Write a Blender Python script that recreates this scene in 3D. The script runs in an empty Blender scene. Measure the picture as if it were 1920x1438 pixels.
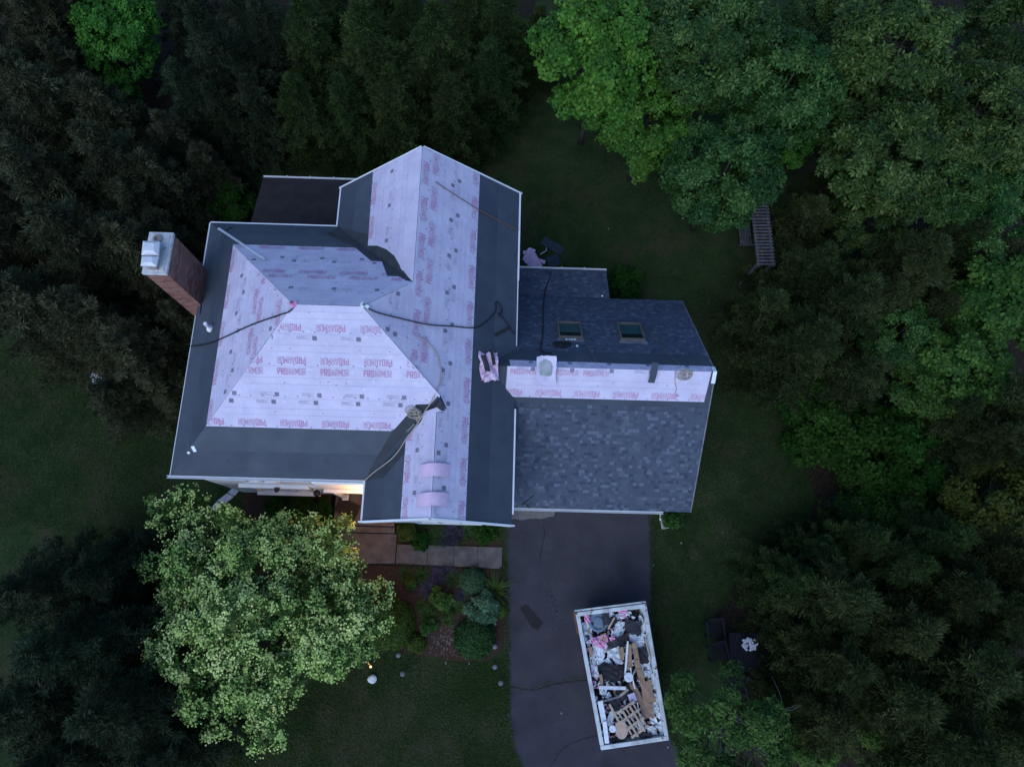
import bpy, bmesh, math, random
import numpy as np
from mathutils import Vector, Matrix, Quaternion
from mathutils.geometry import tessellate_polygon
SC = bpy.context.scene
COL = SC.collection
R_ = math.radians
random.seed(7)

# ------------------------------------------------------------------ camera
FPX, CAMH = 1277.6, 26.0
def _rot(yaw, t, r):
    return Matrix.Rotation(yaw, 3, 'Z') @ Matrix.Rotation(t, 3, 'X') @ Matrix.Rotation(r, 3, 'Y')
RM = _rot(.0286, .2748, -.0175)
cd = bpy.data.cameras.new('camera'); cam = bpy.data.objects.new('camera', cd); COL.objects.link(cam)
cam.location = (0, 0, CAMH); cam.rotation_euler = RM.to_euler()
cd.sensor_fit = 'HORIZONTAL'; cd.sensor_width = 36; cd.lens = FPX / 1920 * 36; cd.clip_end = 1500; cd.clip_start = .1
SC.camera = cam
SC.render.resolution_x, SC.render.resolution_y = 1024, 766

# ------------------------------------------------------------------ light
SUN_EL, SUN_AZ = R_(43), R_(25)         # azimuth measured from due south (-Y) towards west
sdir = Vector((-math.sin(SUN_AZ) * math.cos(SUN_EL), -math.cos(SUN_AZ) * math.cos(SUN_EL), math.sin(SUN_EL)))
w = bpy.data.worlds.new('World'); SC.world = w; w.use_nodes = True
nt = w.node_tree; bg = nt.nodes['Background']
sky = nt.nodes.new('ShaderNodeTexSky'); sky.sky_type = 'NISHITA'; sky.sun_disc = False
sky.sun_elevation = SUN_EL; sky.sun_rotation = math.atan2(sdir.x, sdir.y)
sky.air_density = 1.0; sky.dust_density = 0; sky.ozone_density = 10
nt.links.new(sky.outputs[0], bg.inputs[0]); bg.inputs[1].default_value = .14
sl = bpy.data.lights.new('sun', 'SUN'); sun = bpy.data.objects.new('sun', sl); COL.objects.link(sun)
sl.energy = 1.5; sl.angle = R_(65); sl.color = (.88, .92, 1)
sun.rotation_euler = sdir.to_track_quat('Z', 'Y').to_euler(); sun.location = (0, -20, 40)
vs = SC.view_settings; vs.view_transform = 'Standard'; vs.look = 'None'; vs.exposure = .7; vs.gamma = 1; vs.use_curve_mapping = False

# ------------------------------------------------------------------ pixel -> world helpers
def ray(x, y): return RM @ Vector(((x - 960) / FPX, -(y - 719) / FPX, -1))
def px(x, y, z=0.0):
    d = ray(x, y); return d * ((z - CAMH) / d.z) + Vector((0, 0, CAMH))
def on_plane(x, y, a, b, c):            # plane z = a x + b y + c
    d = ray(x, y); t = (c - CAMH) / (d.z - a * d.x - b * d.y); return d * t + Vector((0, 0, CAMH))
def mpp(z): return (CAMH - z) / FPX / .965

# ------------------------------------------------------------------ object helpers
WL = {}
def link(o, parent=None):
    COL.objects.link(o)
    if parent is not None: o.parent = parent
    WL[o.name] = WL.get(parent.name, Vector((0, 0, 0))) if parent is not None else Vector((0, 0, 0))
    return o
def tag(o, label=None, cat=None, group=None, kind=None):
    if label: o['label'] = label
    if cat: o['category'] = cat
    if group: o['group'] = group
    if kind: o['kind'] = kind
    return o
def empty(name, loc, label=None, cat=None, group=None):
    o = bpy.data.objects.new(name, None); COL.objects.link(o); o.location = loc
    o.empty_display_size = .2
    WL[o.name] = Vector(loc); return tag(o, label, cat, group)
def copy_tree(o, parent=None):
    c = o.copy(); COL.objects.link(c)
    if parent is not None: c.parent = parent
    for ch in o.children: copy_tree(ch, c)
    return c
class MB:
    """collects faces, builds ONE mesh object"""
    def __init__(s): s.v = []; s.f = []; s.m = []; s.t = []
    def add(s, vs, fs, mi=0, tone=None):
        n = len(s.v); s.v += [tuple(q) for q in vs]
        for f in fs: s.f.append([n + i for i in f]); s.m.append(mi); s.t.append(tone if tone is not None else .5)
        return s
    def quad(s, a, b, c, d, mi=0, tone=None): return s.add([a, b, c, d], [(0, 1, 2, 3)], mi, tone)
    def box(s, c, sz, rz=0, mi=0, M=None, tone=None):
        c = Vector(c); hx, hy, hz = sz[0] / 2, sz[1] / 2, sz[2] / 2
        M = M if M is not None else Matrix.Rotation(rz, 3, 'Z')
        P = [c + M @ Vector((x, y, z)) for z in (-hz, hz) for x, y in ((-hx, -hy), (hx, -hy), (hx, hy), (-hx, hy))]
        return s.add(P, [(3, 2, 1, 0), (4, 5, 6, 7), (0, 1, 5, 4), (1, 2, 6, 5), (2, 3, 7, 6), (3, 0, 4, 7)], mi, tone)
    def bar(s, a, b, w, h, mi=0, up=(0, 0, 1), tone=None):
        a, b = Vector(a), Vector(b); d = b - a; L = d.length; d.normalize()
        x = d.cross(Vector(up))
        if x.length < 1e-4: x = d.cross(Vector((1, 0, 0)))
        x.normalize(); z = x.cross(d)
        M = Matrix((x, d, z)).transposed()
        return s.box((a + b) / 2, (w, L, h), 0, mi, M, tone)
    def prism(s, poly, z0, z1, mi=0):
        n = len(poly); P = [(x, y, z0) for x, y in poly] + [(x, y, z1) for x, y in poly]
        return s.add(P, [tuple(range(n))[::-1], tuple(range(n, 2 * n))] + [(i, (i + 1) % n, (i + 1) % n + n, i + n) for i in range(n)], mi)
    def tube(s, pts, rad, seg=6, mi=0, cap=True):
        pts = [Vector(p) for p in pts]; n = len(pts)
        if not hasattr(rad, '__len__'): rad = [rad] * n
        V = []; ref = None
        for i, p in enumerate(pts):
            d = (pts[min(i + 1, n - 1)] - pts[max(i - 1, 0)])
            if d.length < 1e-7: d = Vector((0, 0, 1))
            d.normalize()
            if ref is None: ref = d.orthogonal()
            ref = (ref - d * ref.dot(d))
            if ref.length < 1e-6: ref = d.orthogonal()
            ref.normalize(); b = d.cross(ref)
            for k in range(seg):
                a = 2 * math.pi * k / seg; V.append(p + (ref * math.cos(a) + b * math.sin(a)) * rad[i])
        F = [(i * seg + k, i * seg + (k + 1) % seg, (i + 1) * seg + (k + 1) % seg, (i + 1) * seg + k) for i in range(n - 1) for k in range(seg)]
        if cap: F += [tuple(range(seg))[::-1], tuple(range((n - 1) * seg, n * seg))]
        return s.add(V, F, mi)
    def lathe(s, c, prof, seg=16, mi=0, M=None):
        c = Vector(c); V = []; M = M or Matrix.Identity(3)
        for r, z in prof:
            for k in range(seg):
                a = 2 * math.pi * k / seg; V.append(c + M @ Vector((r * math.cos(a), r * math.sin(a), z)))
        n = len(prof)
        F = [(i * seg + k, i * seg + (k + 1) % seg, (i + 1) * seg + (k + 1) % seg, (i + 1) * seg + k) for i in range(n - 1) for k in range(seg)]
        F += [tuple(range(seg))[::-1], tuple(range((n - 1) * seg, n * seg))]
        return s.add(V, F, mi)
    def mesh(s, name, mats, off=(0, 0, 0), smooth=False, tones=False):
        me = bpy.data.meshes.new(name); o = Vector(off)
        me.from_pydata([tuple(Vector(q) - o) for q in s.v], [], s.f)
        for m in (mats if isinstance(mats, (list, tuple)) else [mats]): me.materials.append(m)
        me.polygons.foreach_set('material_index', s.m)
        if smooth: me.polygons.foreach_set('use_smooth', [True] * len(s.f))
        if tones:
            a = me.attributes.new('tone', 'FLOAT', 'FACE'); a.data.foreach_set('value', s.t)
        me.update(); return me
    def build(s, name, mats, parent=None, smooth=False, tones=False, bevel=0):
        off = WL[parent.name] if parent is not None else (0, 0, 0)
        o = bpy.data.objects.new(name, s.mesh(name, mats, off, smooth, tones)); link(o, parent)
        if bevel:
            b = o.modifiers.new('bevel', 'BEVEL'); b.width = bevel; b.segments = 2; b.limit_method = 'ANGLE'
        return o
    def thing(s, name, mats, label, cat, group=None, smooth=False, tones=False, bevel=0, kind=None):
        """top level single-mesh thing with its origin at its base centre"""
        A = np.array([tuple(q) for q in s.v]); c = Vector(((A[:, 0].min() + A[:, 0].max()) / 2, (A[:, 1].min() + A[:, 1].max()) / 2, A[:, 2].min()))
        o = bpy.data.objects.new(name, s.mesh(name, mats, c, smooth, tones)); COL.objects.link(o); o.location = c; WL[o.name] = c
        if bevel:
            b = o.modifiers.new('bevel', 'BEVEL'); b.width = bevel; b.segments = 2; b.limit_method = 'ANGLE'
        return tag(o, label, cat, group, kind)

def spline(pts, n=6):
    P = [Vector(p) for p in pts]; P = [P[0] * 2 - P[1]] + P + [P[-1] * 2 - P[-2]]; out = []
    for i in range(1, len(P) - 2):
        for k in range(n):
            t = k / n; a, b, c, d = P[i - 1:i + 3]
            out.append(.5 * ((2 * b) + (c - a) * t + (2 * a - 5 * b + 4 * c - d) * t * t + (3 * b - a - 3 * c + d) * t ** 3))
    out.append(P[-2]); return out
def in_poly(x, y, poly):
    c = False; n = len(poly)
    for i in range(n):
        x1, y1 = poly[i]; x2, y2 = poly[(i + 1) % n]
        if (y1 > y) != (y2 > y) and x < (x2 - x1) * (y - y1) / (y2 - y1) + x1: c = not c
    return c

# ------------------------------------------------------------------ materials
def mat(name, col, rough=.8, col2=None, scale=4, detail=6, bump=0, bscale=60, spec=.3, metal=0, contrast=(.35, .65), stretch=None, tone=None, vary=0):
    m = bpy.data.materials.new(name); m.use_nodes = True; n = m.node_tree.nodes; L = m.node_tree.links
    b = n['Principled BSDF']; b.inputs['Roughness'].default_value = rough; b.inputs['Metallic'].default_value = metal
    b.inputs['Specular IOR Level'].default_value = spec
    c4 = lambda c: (c[0], c[1], c[2], 1)
    b.inputs['Base Color'].default_value = c4(col)
    tc = n.new('ShaderNodeNewGeometry'); vec = tc.outputs['Position']
    if stretch:
        mp = n.new('ShaderNodeMapping'); mp.inputs['Scale'].default_value = stretch; L.new(vec, mp.inputs[0]); vec = mp.outputs[0]
    out = None
    if col2 is not None and tone is None:
        no = n.new('ShaderNodeTexNoise'); no.inputs['Scale'].default_value = scale; no.inputs['Detail'].default_value = detail; L.new(vec, no.inputs['Vector'])
        r = n.new('ShaderNodeValToRGB'); r.color_ramp.elements[0].position, r.color_ramp.elements[1].position = contrast
        r.color_ramp.elements[0].color = c4(col); r.color_ramp.elements[1].color = c4(col2); L.new(no.outputs[0], r.inputs[0]); out = r.outputs[0]
    if tone is not None:
        at = n.new('ShaderNodeAttribute'); at.attribute_name = 'tone'
        r = n.new('ShaderNodeValToRGB'); els = r.color_ramp.elements
        for i, c in enumerate(tone):
            e = els[i] if i < 2 else els.new(.5)
            e.position = i / (len(tone) - 1) if i < 2 else e.position
        els = r.color_ramp.elements
        for i, c in enumerate(tone): els[i].position = i / (len(tone) - 1)
        for i, c in enumerate(tone): els[i].color = c4(c)
        L.new(at.outputs['Fac'], r.inputs[0]); out = r.outputs[0]
    if vary:
        oi = n.new('ShaderNodeObjectInfo'); hs = n.new('ShaderNodeHueSaturation')
        mr = n.new('ShaderNodeMapRange'); mr.inputs[3].default_value = 1 - vary; mr.inputs[4].default_value = 1 + vary
        L.new(oi.outputs['Random'], mr.inputs[0]); L.new(mr.outputs[0], hs.inputs['Value'])
        mh = n.new('ShaderNodeMapRange'); mh.inputs[3].default_value = .485; mh.inputs[4].default_value = .515
        wn = n.new('ShaderNodeTexWhiteNoise'); wn.noise_dimensions = '1D'; L.new(oi.outputs['Random'], wn.inputs['W']); L.new(wn.outputs[0], mh.inputs[0]); L.new(mh.outputs[0], hs.inputs['Hue'])
        if out is not None: L.new(out, hs.inputs['Color'])
        else: hs.inputs['Color'].default_value = c4(col)
        out = hs.outputs[0]
    if out is not None: L.new(out, b.inputs['Base Color'])
    if bump:
        no = n.new('ShaderNodeTexNoise'); no.inputs['Scale'].default_value = bscale; no.inputs['Detail'].default_value = 4; L.new(vec, no.inputs['Vector'])
        bu = n.new('ShaderNodeBump'); bu.inputs['Strength'].default_value = bump; bu.inputs['Distance'].default_value = .02; L.new(no.outputs[0], bu.inputs['Height']); L.new(bu.outputs[0], b.inputs['Normal'])
    return m
def mix_into(m, col, scale, lo, hi, detail=5, off=(0, 0, 0)):
    """second layer of patches over a material's colour"""
    n = m.node_tree.nodes; L = m.node_tree.links; b = n['Principled BSDF']; src = b.inputs['Base Color'].links[0].from_socket
    tc = n.new('ShaderNodeNewGeometry'); mp = n.new('ShaderNodeMapping'); mp.inputs['Location'].default_value = off; L.new(tc.outputs['Position'], mp.inputs[0])
    no = n.new('ShaderNodeTexNoise'); no.inputs['Scale'].default_value = scale; no.inputs['Detail'].default_value = detail; L.new(mp.outputs[0], no.inputs['Vector'])
    mr = n.new('ShaderNodeMapRange'); mr.inputs[1].default_value = lo; mr.inputs[2].default_value = hi; L.new(no.outputs[0], mr.inputs[0])
    mx = n.new('ShaderNodeMix'); mx.data_type = 'RGBA'; L.new(mr.outputs[0], mx.inputs[0]); L.new(src, mx.inputs[6]); mx.inputs[7].default_value = (*col, 1); L.new(mx.outputs[2], b.inputs['Base Color'])
    return m
def emit(name, col, s):
    m = bpy.data.materials.new(name); m.use_nodes = True; b = m.node_tree.nodes['Principled BSDF']
    b.inputs['Base Color'].default_value = (*col, 1); b.inputs['Emission Color'].default_value = (*col, 1); b.inputs['Emission Strength'].default_value = s; return m

M = {}
M['lawn'] = mat('lawn', (.016, .032, .010), .95, (.028, .046, .015), 1.1, 10, .6, 45, .1)
mix_into(M['lawn'], (.042, .038, .022), .55, .52, .70, 8); mix_into(M['lawn'], (.010, .030, .008), 2.3, .55, .72, 8, (9, 3, 0))
mix_into(M['lawn'], (.055, .06, .045), 14, .66, .80, 4, (3, 1, 0))
M['asphalt'] = mat('asphalt', (.032, .031, .040), .85, (.044, .042, .053), 1.3, 10, .35, 160, .3)
mix_into(M['asphalt'], (.05, .045, .045), .7, .58, .75, 8, (4, 8, 0)); mix_into(M['asphalt'], (.016, .016, .02), 70, .52, .70, 2); mix_into(M['asphalt'], (.085, .08, .08), 95, .66, .74, 1, (2, 2, 0)); mix_into(M['asphalt'], (.022, .021, .026), .45, .55, .68, 9, (7, 1, 0))
M['crack'] = mat('crack', (.008, .008, .008), .95)
M['patch'] = mat('patch', (.012, .012, .013), .9, (.018, .018, .018), 8, 4, .3, 100)
M['concrete'] = mat('concrete', (.085, .072, .066), .9, (.13, .115, .108), 3, 10, .5, 80, .2)
mix_into(M['concrete'], (.075, .062, .055), 1.7, .5, .68, 8); mix_into(M['concrete'], (.19, .18, .17), 28, .62, .7, 2)
M['porch'] = mat('porch', (.085, .065, .058), .85, (.12, .10, .09), 3, 8, .3, 80, .2)
M['mulch'] = mat('mulch', (.030, .017, .012), .98, (.062, .038, .028), 26, 8, 1, 90, .1)
mix_into(M['mulch'], (.09, .075, .065), 38, .64, .70, 2)
M['litter'] = mat('litter', (.016, .013, .009), .98, (.036, .028, .019), 12, 8, 1, 70, .1)
M['gravel'] = mat('gravel', (.08, .075, .072), .95, (.2, .19, .18), 34, 4, 1, 60, .2)
M['sheet'] = mat('sheet', (.445, .405, .515), .55, (.515, .475, .585), 1.6, 6, .9, 3.5, .3)
mix_into(M['sheet'], (.40, .385, .50), 2.2, .58, .75, 9, (3, 3, 1)); mix_into(M['sheet'], (.56, .54, .64), 9, .62, .75, 3, (1, 5, 2))
M['pink'] = mat('pink', (.44, .16, .30), .6, (.46, .20, .33), 9, 3)
M['pinkpale'] = mat('pinkpale', (.44, .23, .35), .6, (.46, .26, .38), 9, 3)
M['ink'] = mat('ink', (.06, .06, .085), .7)
M['inkgrey'] = mat('inkgrey', (.14, .14, .19), .7)
M['inkpale'] = mat('inkpale', (.35, .33, .42), .6)
M['membrane'] = mat('membrane', (.034, .043, .060), .75, (.045, .056, .075), 1.2, 10, .3, 220, .35, stretch=(1, 1, 1))
mix_into(M['membrane'], (.066, .074, .086), .8, .60, .8, 9, (2, 7, 0)); mix_into(M['membrane'], (.036, .04, .05), 4, .60, .78, 7, (5, 1, 0))
M['membrane2'] = mat('membrane2', (.041, .052, .068), .7, (.052, .064, .083), 2.2, 10, .3, 220, .4)
M['membdark'] = mat('membdark', (.028, .031, .038), .8, (.04, .044, .052), 3, 6, .3, 200, .3)
M['shingle'] = mat('shingle', (.06, .07, .09), .9, tone=[(.042, .054, .080), (.056, .070, .098), (.070, .086, .116), (.102, .124, .162)], bump=.6, bscale=190, spec=.2)
M['oldroof'] = mat('oldroof', (.024, .021, .022), .92, (.034, .030, .031), 2, 8, .5, 90, .15)
M['white'] = mat('white', (.60, .62, .63), .5, (.68, .69, .69), 3, 5, 0, 60, .4)
M['siding'] = mat('siding', (.50, .52, .52), .6, (.58, .60, .60), 3, 5, .2, 30, .3, stretch=(1, 1, 12))
M['brick'] = mat('brick', (.2, .09, .07), .9, tone=[(.16, .075, .06), (.22, .10, .08), (.27, .14, .11), (.20, .11, .09)], bump=.5, bscale=120, spec=.2)
M['mortar'] = mat('mortar', (.24, .20, .18), .95, (.32, .28, .25), 30, 4, .5, 100, .1)
M['slab'] = mat('slab', (.40, .40, .40), .9, (.52, .52, .52), 7, 8, .5, 50, .2)
mix_into(M['slab'], (.2, .19, .18), 6, .6, .75, 6)
M['zinc'] = mat('zinc', (.50, .52, .54), .45, (.60, .61, .63), 5, 3, .1, 20, .5)
M['dullmetal'] = mat('dullmetal', (.20, .23, .25), .5, (.27, .30, .32), 5, 3, .1, 20, .4)
M['steel'] = mat('steel', (.09, .09, .10), .5, (.13, .13, .14))
M['black'] = mat('black', (.012, .012, .013), .6, (.02, .02, .02), 9)
M['cord'] = mat('cord', (.010, .010, .012), .5)
M['rope'] = mat('rope', (.30, .26, .21), .9, (.38, .34, .28), 60)
M['ropered'] = mat('ropered', (.13, .06, .035), .9, (.17, .08, .05), 60)
M['ropebrown'] = mat('ropebrown', (.10, .075, .06), .9, (.14, .11, .09), 60)
M['teal'] = mat('teal', (.018, .055, .056), .35, (.024, .066, .067), 2, spec=.5)
M['glass'] = mat('glass', (.012, .014, .016), .08, spec=.7)
M['tanframe'] = mat('tanframe', (.095, .088, .075), .5, (.12, .11, .095), 10)
M['wood'] = mat('wood', (.22, .14, .085), .85, (.33, .23, .15), 6, 8, .3, 60, stretch=(1, 1, 1))
M['oldwood'] = mat('oldwood', (.05, .052, .058), .9, (.10, .10, .115), 6, 8, .4, 50)
M['palewood'] = mat('palewood', (.34, .27, .20), .85, (.44, .36, .28), 7, 8, .3, 60)
M['greywood'] = mat('greywood', (.11, .11, .12), .85, (.20, .20, .22), 6, 8, .4, 50)
M['card'] = mat('card', (.28, .18, .12), .9, (.34, .23, .16), 4)
M['tan'] = mat('tan', (.42, .31, .24), .85, (.48, .36, .28), 7)
M['dumpw'] = mat('dumpw', (.50, .54, .54), .5, (.60, .63, .62), 3, 8, .2, 30, .4)
mix_into(M['dumpw'], (.16, .09, .055), 5, .59, .70, 9); mix_into(M['dumpw'], (.36, .37, .36), 2.3, .5, .7, 9, (4, 4, 1))
M['rust'] = mat('rust', (.10, .05, .035), .9, (.2, .11, .07), 12)
M['scrapw'] = mat('scrapw', (.55, .60, .62), .6, (.68, .72, .74), 8, 4, .4, 25, vary=.12)
M['scrapd'] = mat('scrapd', (.022, .022, .026), .85, (.04, .04, .048), 8, 4, .4, 60, vary=.3)
M['scrapp'] = mat('scrapp', (.62, .20, .38), .7, (.66, .36, .50), 10, 4, vary=.1)
M['drum'] = mat('drum', (.10, .15, .20), .55, (.14, .20, .26), 8, 4)
M['plastic'] = mat('plastic', (.012, .012, .015), .6, (.018, .018, .022), 8, spec=.15)
M['bark'] = mat('bark', (.045, .038, .030), .95, (.085, .075, .065), 9, 8, 1, 30, .1)
M['palebark'] = mat('palebark', (.085, .08, .075), .95, (.14, .135, .13), 9, 8, .6, 30, .1)
M['gold'] = mat('gold', (.5, .32, .08), .4, metal=.6)
M['pebble'] = mat('pebble', (.09, .08, .075), .9, (.17, .16, .15), 30)
M['rock'] = mat('rock', (.45, .46, .48), .8, (.58, .59, .6), 6, 6, .4, 20)
M['greyrock'] = mat('greyrock', (.14, .14, .14), .95, (.22, .22, .22), 6, 8, .6, 20)
# ================================================================== ground
def sheet_poly(name, pts, z, m, kind='structure', parent=None, thick=0):
    mb = MB()
    if thick: mb.prism([(p[0], p[1]) for p in pts], z - thick, z)
    else: mb.add([(p[0], p[1], z) for p in pts], [tuple(range(len(pts)))])
    o = mb.build(name, m, parent)
    bm = bmesh.new(); bm.from_mesh(o.data); bmesh.ops.recalc_face_normals(bm, faces=bm.faces)
    if not thick and bm.faces and sum(f.normal.z for f in bm.faces) < 0: bmesh.ops.reverse_faces(bm, faces=bm.faces)
    bmesh.ops.triangulate(bm, faces=bm.faces, ngon_method='EAR_CLIP'); bm.to_mesh(o.data); bm.free()
    if kind and parent is None: o['kind'] = kind
    return o
def pxs(lst, z=0): return [px(a, b, z) for a, b in lst]
def wobble(pts, step=.25, amp=.05, seed=1):
    rn = random.Random(seed); out = []; n = len(pts)
    for i in range(n):
        a, b = Vector(pts[i]), Vector(pts[(i + 1) % n]); d = b - a; k = max(1, int(d.length / step)); nn = Vector((-d.y, d.x, 0)).normalized()
        for j in range(k): out.append(a + d * (j / k) + nn * (rn.uniform(-amp, amp) if j else rn.uniform(-amp, amp) * .3))
    return out
g = MB(); N = 40; S = 320
for i in range(N + 1):
    for j in range(N + 1):
        x = (i / N - .5) * 2 * S; y = (j / N - .5) * 2 * S; g.v.append((x, y, 0.0))
for i in range(N):
    for j in range(N): g.f.append([i * (N + 1) + j, (i + 1) * (N + 1) + j, (i + 1) * (N + 1) + j + 1, i * (N + 1) + j + 1]); g.m.append(0); g.t.append(0)
tag(g.build('lawn_ground', M['lawn']), kind='structure')

# driveway, its cracks and patches
dw = pxs([(947, 956), (1222, 956), (1224, 1060), (1226, 1180), (1240, 1330), (1262, 1385), (1300, 1438), (1380, 1560), (1380, 2600), (960, 2600), (985, 1460), (960, 1405), (951, 1340), (951, 1240), (947, 1080)])
drive = sheet_poly('driveway', wobble(dw, .22, .07, 3), .02, M['asphalt'], thick=.05)
def crack(pts, wd, z=.0245, m='crack', name='crack', parent=None, seed=0):
    rn = random.Random(seed); P = spline([px(a, b, 0) for a, b in pts], 8); mb = MB(); V = []
    for i, p in enumerate(P):
        d = (P[min(i + 1, len(P) - 1)] - P[max(0, i - 1)]).normalized(); nn = Vector((-d.y, d.x, 0)); j = rn.uniform(-.02, .02); k = wd * rn.uniform(.4, 1)
        V += [p + nn * (j + k) + Vector((0, 0, z)), p + nn * (j - k) + Vector((0, 0, z))]
    mb.add(V, [(2 * i, 2 * i + 1, 2 * i + 3, 2 * i + 2) for i in range(len(P) - 1)]); return mb.build(name, M[m], parent)
crack([(1018, 985), (1021, 1000), (1017, 1020), (1012, 1045)], .016, parent=drive, seed=1)
crack([(952, 1285), (985, 1292), (1010, 1291), (1040, 1282), (1075, 1277), (1105, 1275)], .018, parent=drive, seed=2)
crack([(1030, 1438), (1060, 1400), (1110, 1380), (1170, 1370)], .012, parent=drive, seed=3)
ap = sheet_poly('gravel_apron', wobble(pxs([(957, 955), (1043, 957), (1038, 968), (1012, 973), (958, 974)]), .15, .03, 5), .034, M['gravel'], thick=.01)
# stain spots on the asphalt
rn = random.Random(5); st = MB()
for i in range(45):
    t = rn.random(); p = px(1028 + 20 * t + rn.gauss(0, 7), 1108 + 55 * t + rn.gauss(0, 5)); r = rn.uniform(.008, .035); k = rn.randint(5, 7)
    st.add([p + Vector((math.cos(a * 6.283 / k) * r * rn.uniform(.6, 1.2), math.sin(a * 6.283 / k) * r * rn.uniform(.6, 1.2), .0245 + i * .00002)) for a in range(k)], [tuple(range(k))])
tag(st.build('oil_stain', M['patch'], drive), kind='stuff')

# planting beds and woodland floor
bed = sheet_poly('flower_bed', wobble(pxs([(600, 1062), (700, 1060), (942, 1070), (947, 1100), (950, 1150), (948, 1215), (930, 1228), (900, 1240), (860, 1238), (820, 1232), (770, 1225), (700, 1210), (640, 1190), (600, 1150)]), .25, .07, 8), .03, M['mulch'], thick=.04)
bed2 = sheet_poly('border_bed', wobble([Vector((-3.9, 1.0, 0)), Vector((.08, .98, 0)), Vector((.1, 1.62, 0)), Vector((-3.9, 1.62, 0))], .3, .02, 9), .028, M['mulch'], thick=.04)
bed3 = sheet_poly('wall_bed', wobble([Vector((-9.7, 1.2, 0)), Vector((-6.25, .9, 0)), Vector((-6.25, 2.76, 0)), Vector((-9.7, 2.76, 0))], .3, .05, 10), .026, M['mulch'], thick=.04)
bed4 = sheet_poly('woodland_floor', wobble(pxs([(1500, 860), (1520, 830), (1600, 700), (1600, 300), (1560, -200), (2600, -200), (2400, 1700), (1480, 1700), (1380, 1438), (1340, 1150), (1420, 1080), (1520, 1010), (1530, 930)]), .8, .25, 11), .02, M['litter'], thick=.03)
bed5 = sheet_poly('woodland_ground', wobble(pxs([(330, 235), (240, 330), (360, 480), (300, 560), (280, 700), (290, 740), (200, 770), (120, 640), (-100, 600), (-500, 600), (-700, -300), (1000, -300), (1000, 180), (900, 245), (640, 262), (480, 250)]), .8, .25, 12), .02, M['litter'], thick=.03)

# front walk: landing, slabs, steps
walk = sheet_poly('front_walk', [Vector((-6.1, .28, 0)), Vector((.07, .24, 0)), Vector((.07, 1.06, 0)), Vector((-3.86, 1.06, 0)), Vector((-3.86, 1.42, 0)), Vector((-6.1, 1.42, 0))], .03, M['mulch'], thick=.03)
def slab_obj(poly, z0, z1, m, parent, name='slab'):
    mb = MB(); mb.prism(poly, z0, z1); o = mb.build(name, m, parent, bevel=.012); return o
slab_obj([(-6.06, .30), (-3.87, .34), (-3.87, 1.40), (-6.06, 1.40)], .02, .10, M['concrete'], walk)
xs_ = [-3.84, -2.70, -1.72, -.86, .06]
for i in range(4):
    a, b = xs_[i] + .005, xs_[i + 1] - .005
    slab_obj([(a, .34 - .02 * i), (b, .32 - .02 * i), (b, 1.02), (a, 1.03)] if i < 3 else [(a, .28), (b - .12, .25), (b, .37), (b, 1.02), (a, 1.02)], .02, .09 - .006 * i, M['concrete'], walk)
# stepping slabs by the corner downpipe
ss = empty('splash_stones', px(425, 935, 0), 'row of three grey stone slabs leading away from the wall corner', 'stones')
for q in ([(438, 915), (450, 920), (441, 930), (428, 924)], [(427, 925), (440, 931), (422, 946), (409, 939)], [(408, 940), (418, 947), (408, 960), (396, 954)]):
    slab_obj([tuple(px(a, b, 0).xy) for a, b in q], .015, .09, M['slab'], ss)

# ================================================================== house geometry
xw, xe, ys, yn, he, p = -9.9235, .2993, 2.6625, 11.0445, 5.4972, .8165
xn, yN, xs, yS = -5.7346, 12.4922, -4.1129, 1.4636
hw = (yn - ys) / 2; ym = (yn + ys) / 2; hr = he + p * hw
tN = (xe - xn) / 2; hN = he + p * tN; rxN = xe - tN; vyN = yn - tN
tS = (xe - xs) / 2; hS = he + p * tS; rxS = xe - tS; vyS = ys + tS
Wp, Ep = (xw + hw, ym), (xe - hw, ym)
xg, ysg, hs, yng, yr, pg = 6.3672, 2.2295, 2.727, 9.8338, 6.1265, .896
hg = hs + pg * (yr - ysg); hn = hg - pg * (yng - yr)
house = empty('house', ((xw + xe) / 2, (ys + yn) / 2, 0), 'hip and gable house with half finished roof, white printed underlayment above dark membrane', 'house')

class Slope:
    def __init__(s, O, u, a, b, poly):
        s.O = Vector(O); s.u = Vector(u); s.a, s.b = a, b; s.c = O[2] - a * O[0] - b * O[1]
        n = Vector((-a, -b, 1)).normalized(); s.n = n; s.v = n.cross(s.u).normalized(); s.poly = poly
        s.uvp = [s.xy2uv(*q) for q in poly]
    def z(s, x, y): return s.a * x + s.b * y + s.c
    def uv(s, P): d = Vector(P) - s.O; return (d.dot(s.u), d.dot(s.v))
    def xy2uv(s, x, y): return s.uv((x, y, s.z(x, y)))
    def at(s, u, v, w=0): return s.O + s.u * u + s.v * v + s.n * w
    def pix(s, x, y): return s.uv(on_plane(x, y, s.a, s.b, s.c))
    def M(s): return Matrix((s.u, s.v, s.n)).transposed()
SL = {
 'W': Slope((xw, yn, he), (0, -1, 0), p, 0, [(xw, yn), (xw, ys), Wp]),
 'S': Slope((xw, ys, he), (1, 0, 0), 0, p, [(xw, ys), (xs, ys), (rxS, vyS), Ep, Wp]),
 'N': Slope((xn, yn, he), (-1, 0, 0), 0, -p, [(xn, yn), (xw, yn), Wp, Ep, (rxN, vyN)]),
 'E': Slope((xe, yS, he), (0, 1, 0), -p, 0, [(xe, yS), (xe, yN), (rxN, yN), (rxN, vyN), Ep, (rxS, vyS), (rxS, yS)]),
 'NW': Slope((xn, yN, he), (0, -1, 0), p, 0, [(xn, yN), (xn, yn), (rxN, vyN), (rxN, yN)]),
 'SW': Slope((xs, ys, he), (0, -1, 0), p, 0, [(xs, ys), (xs, yS), (rxS, yS), (rxS, vyS)]),
}
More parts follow.
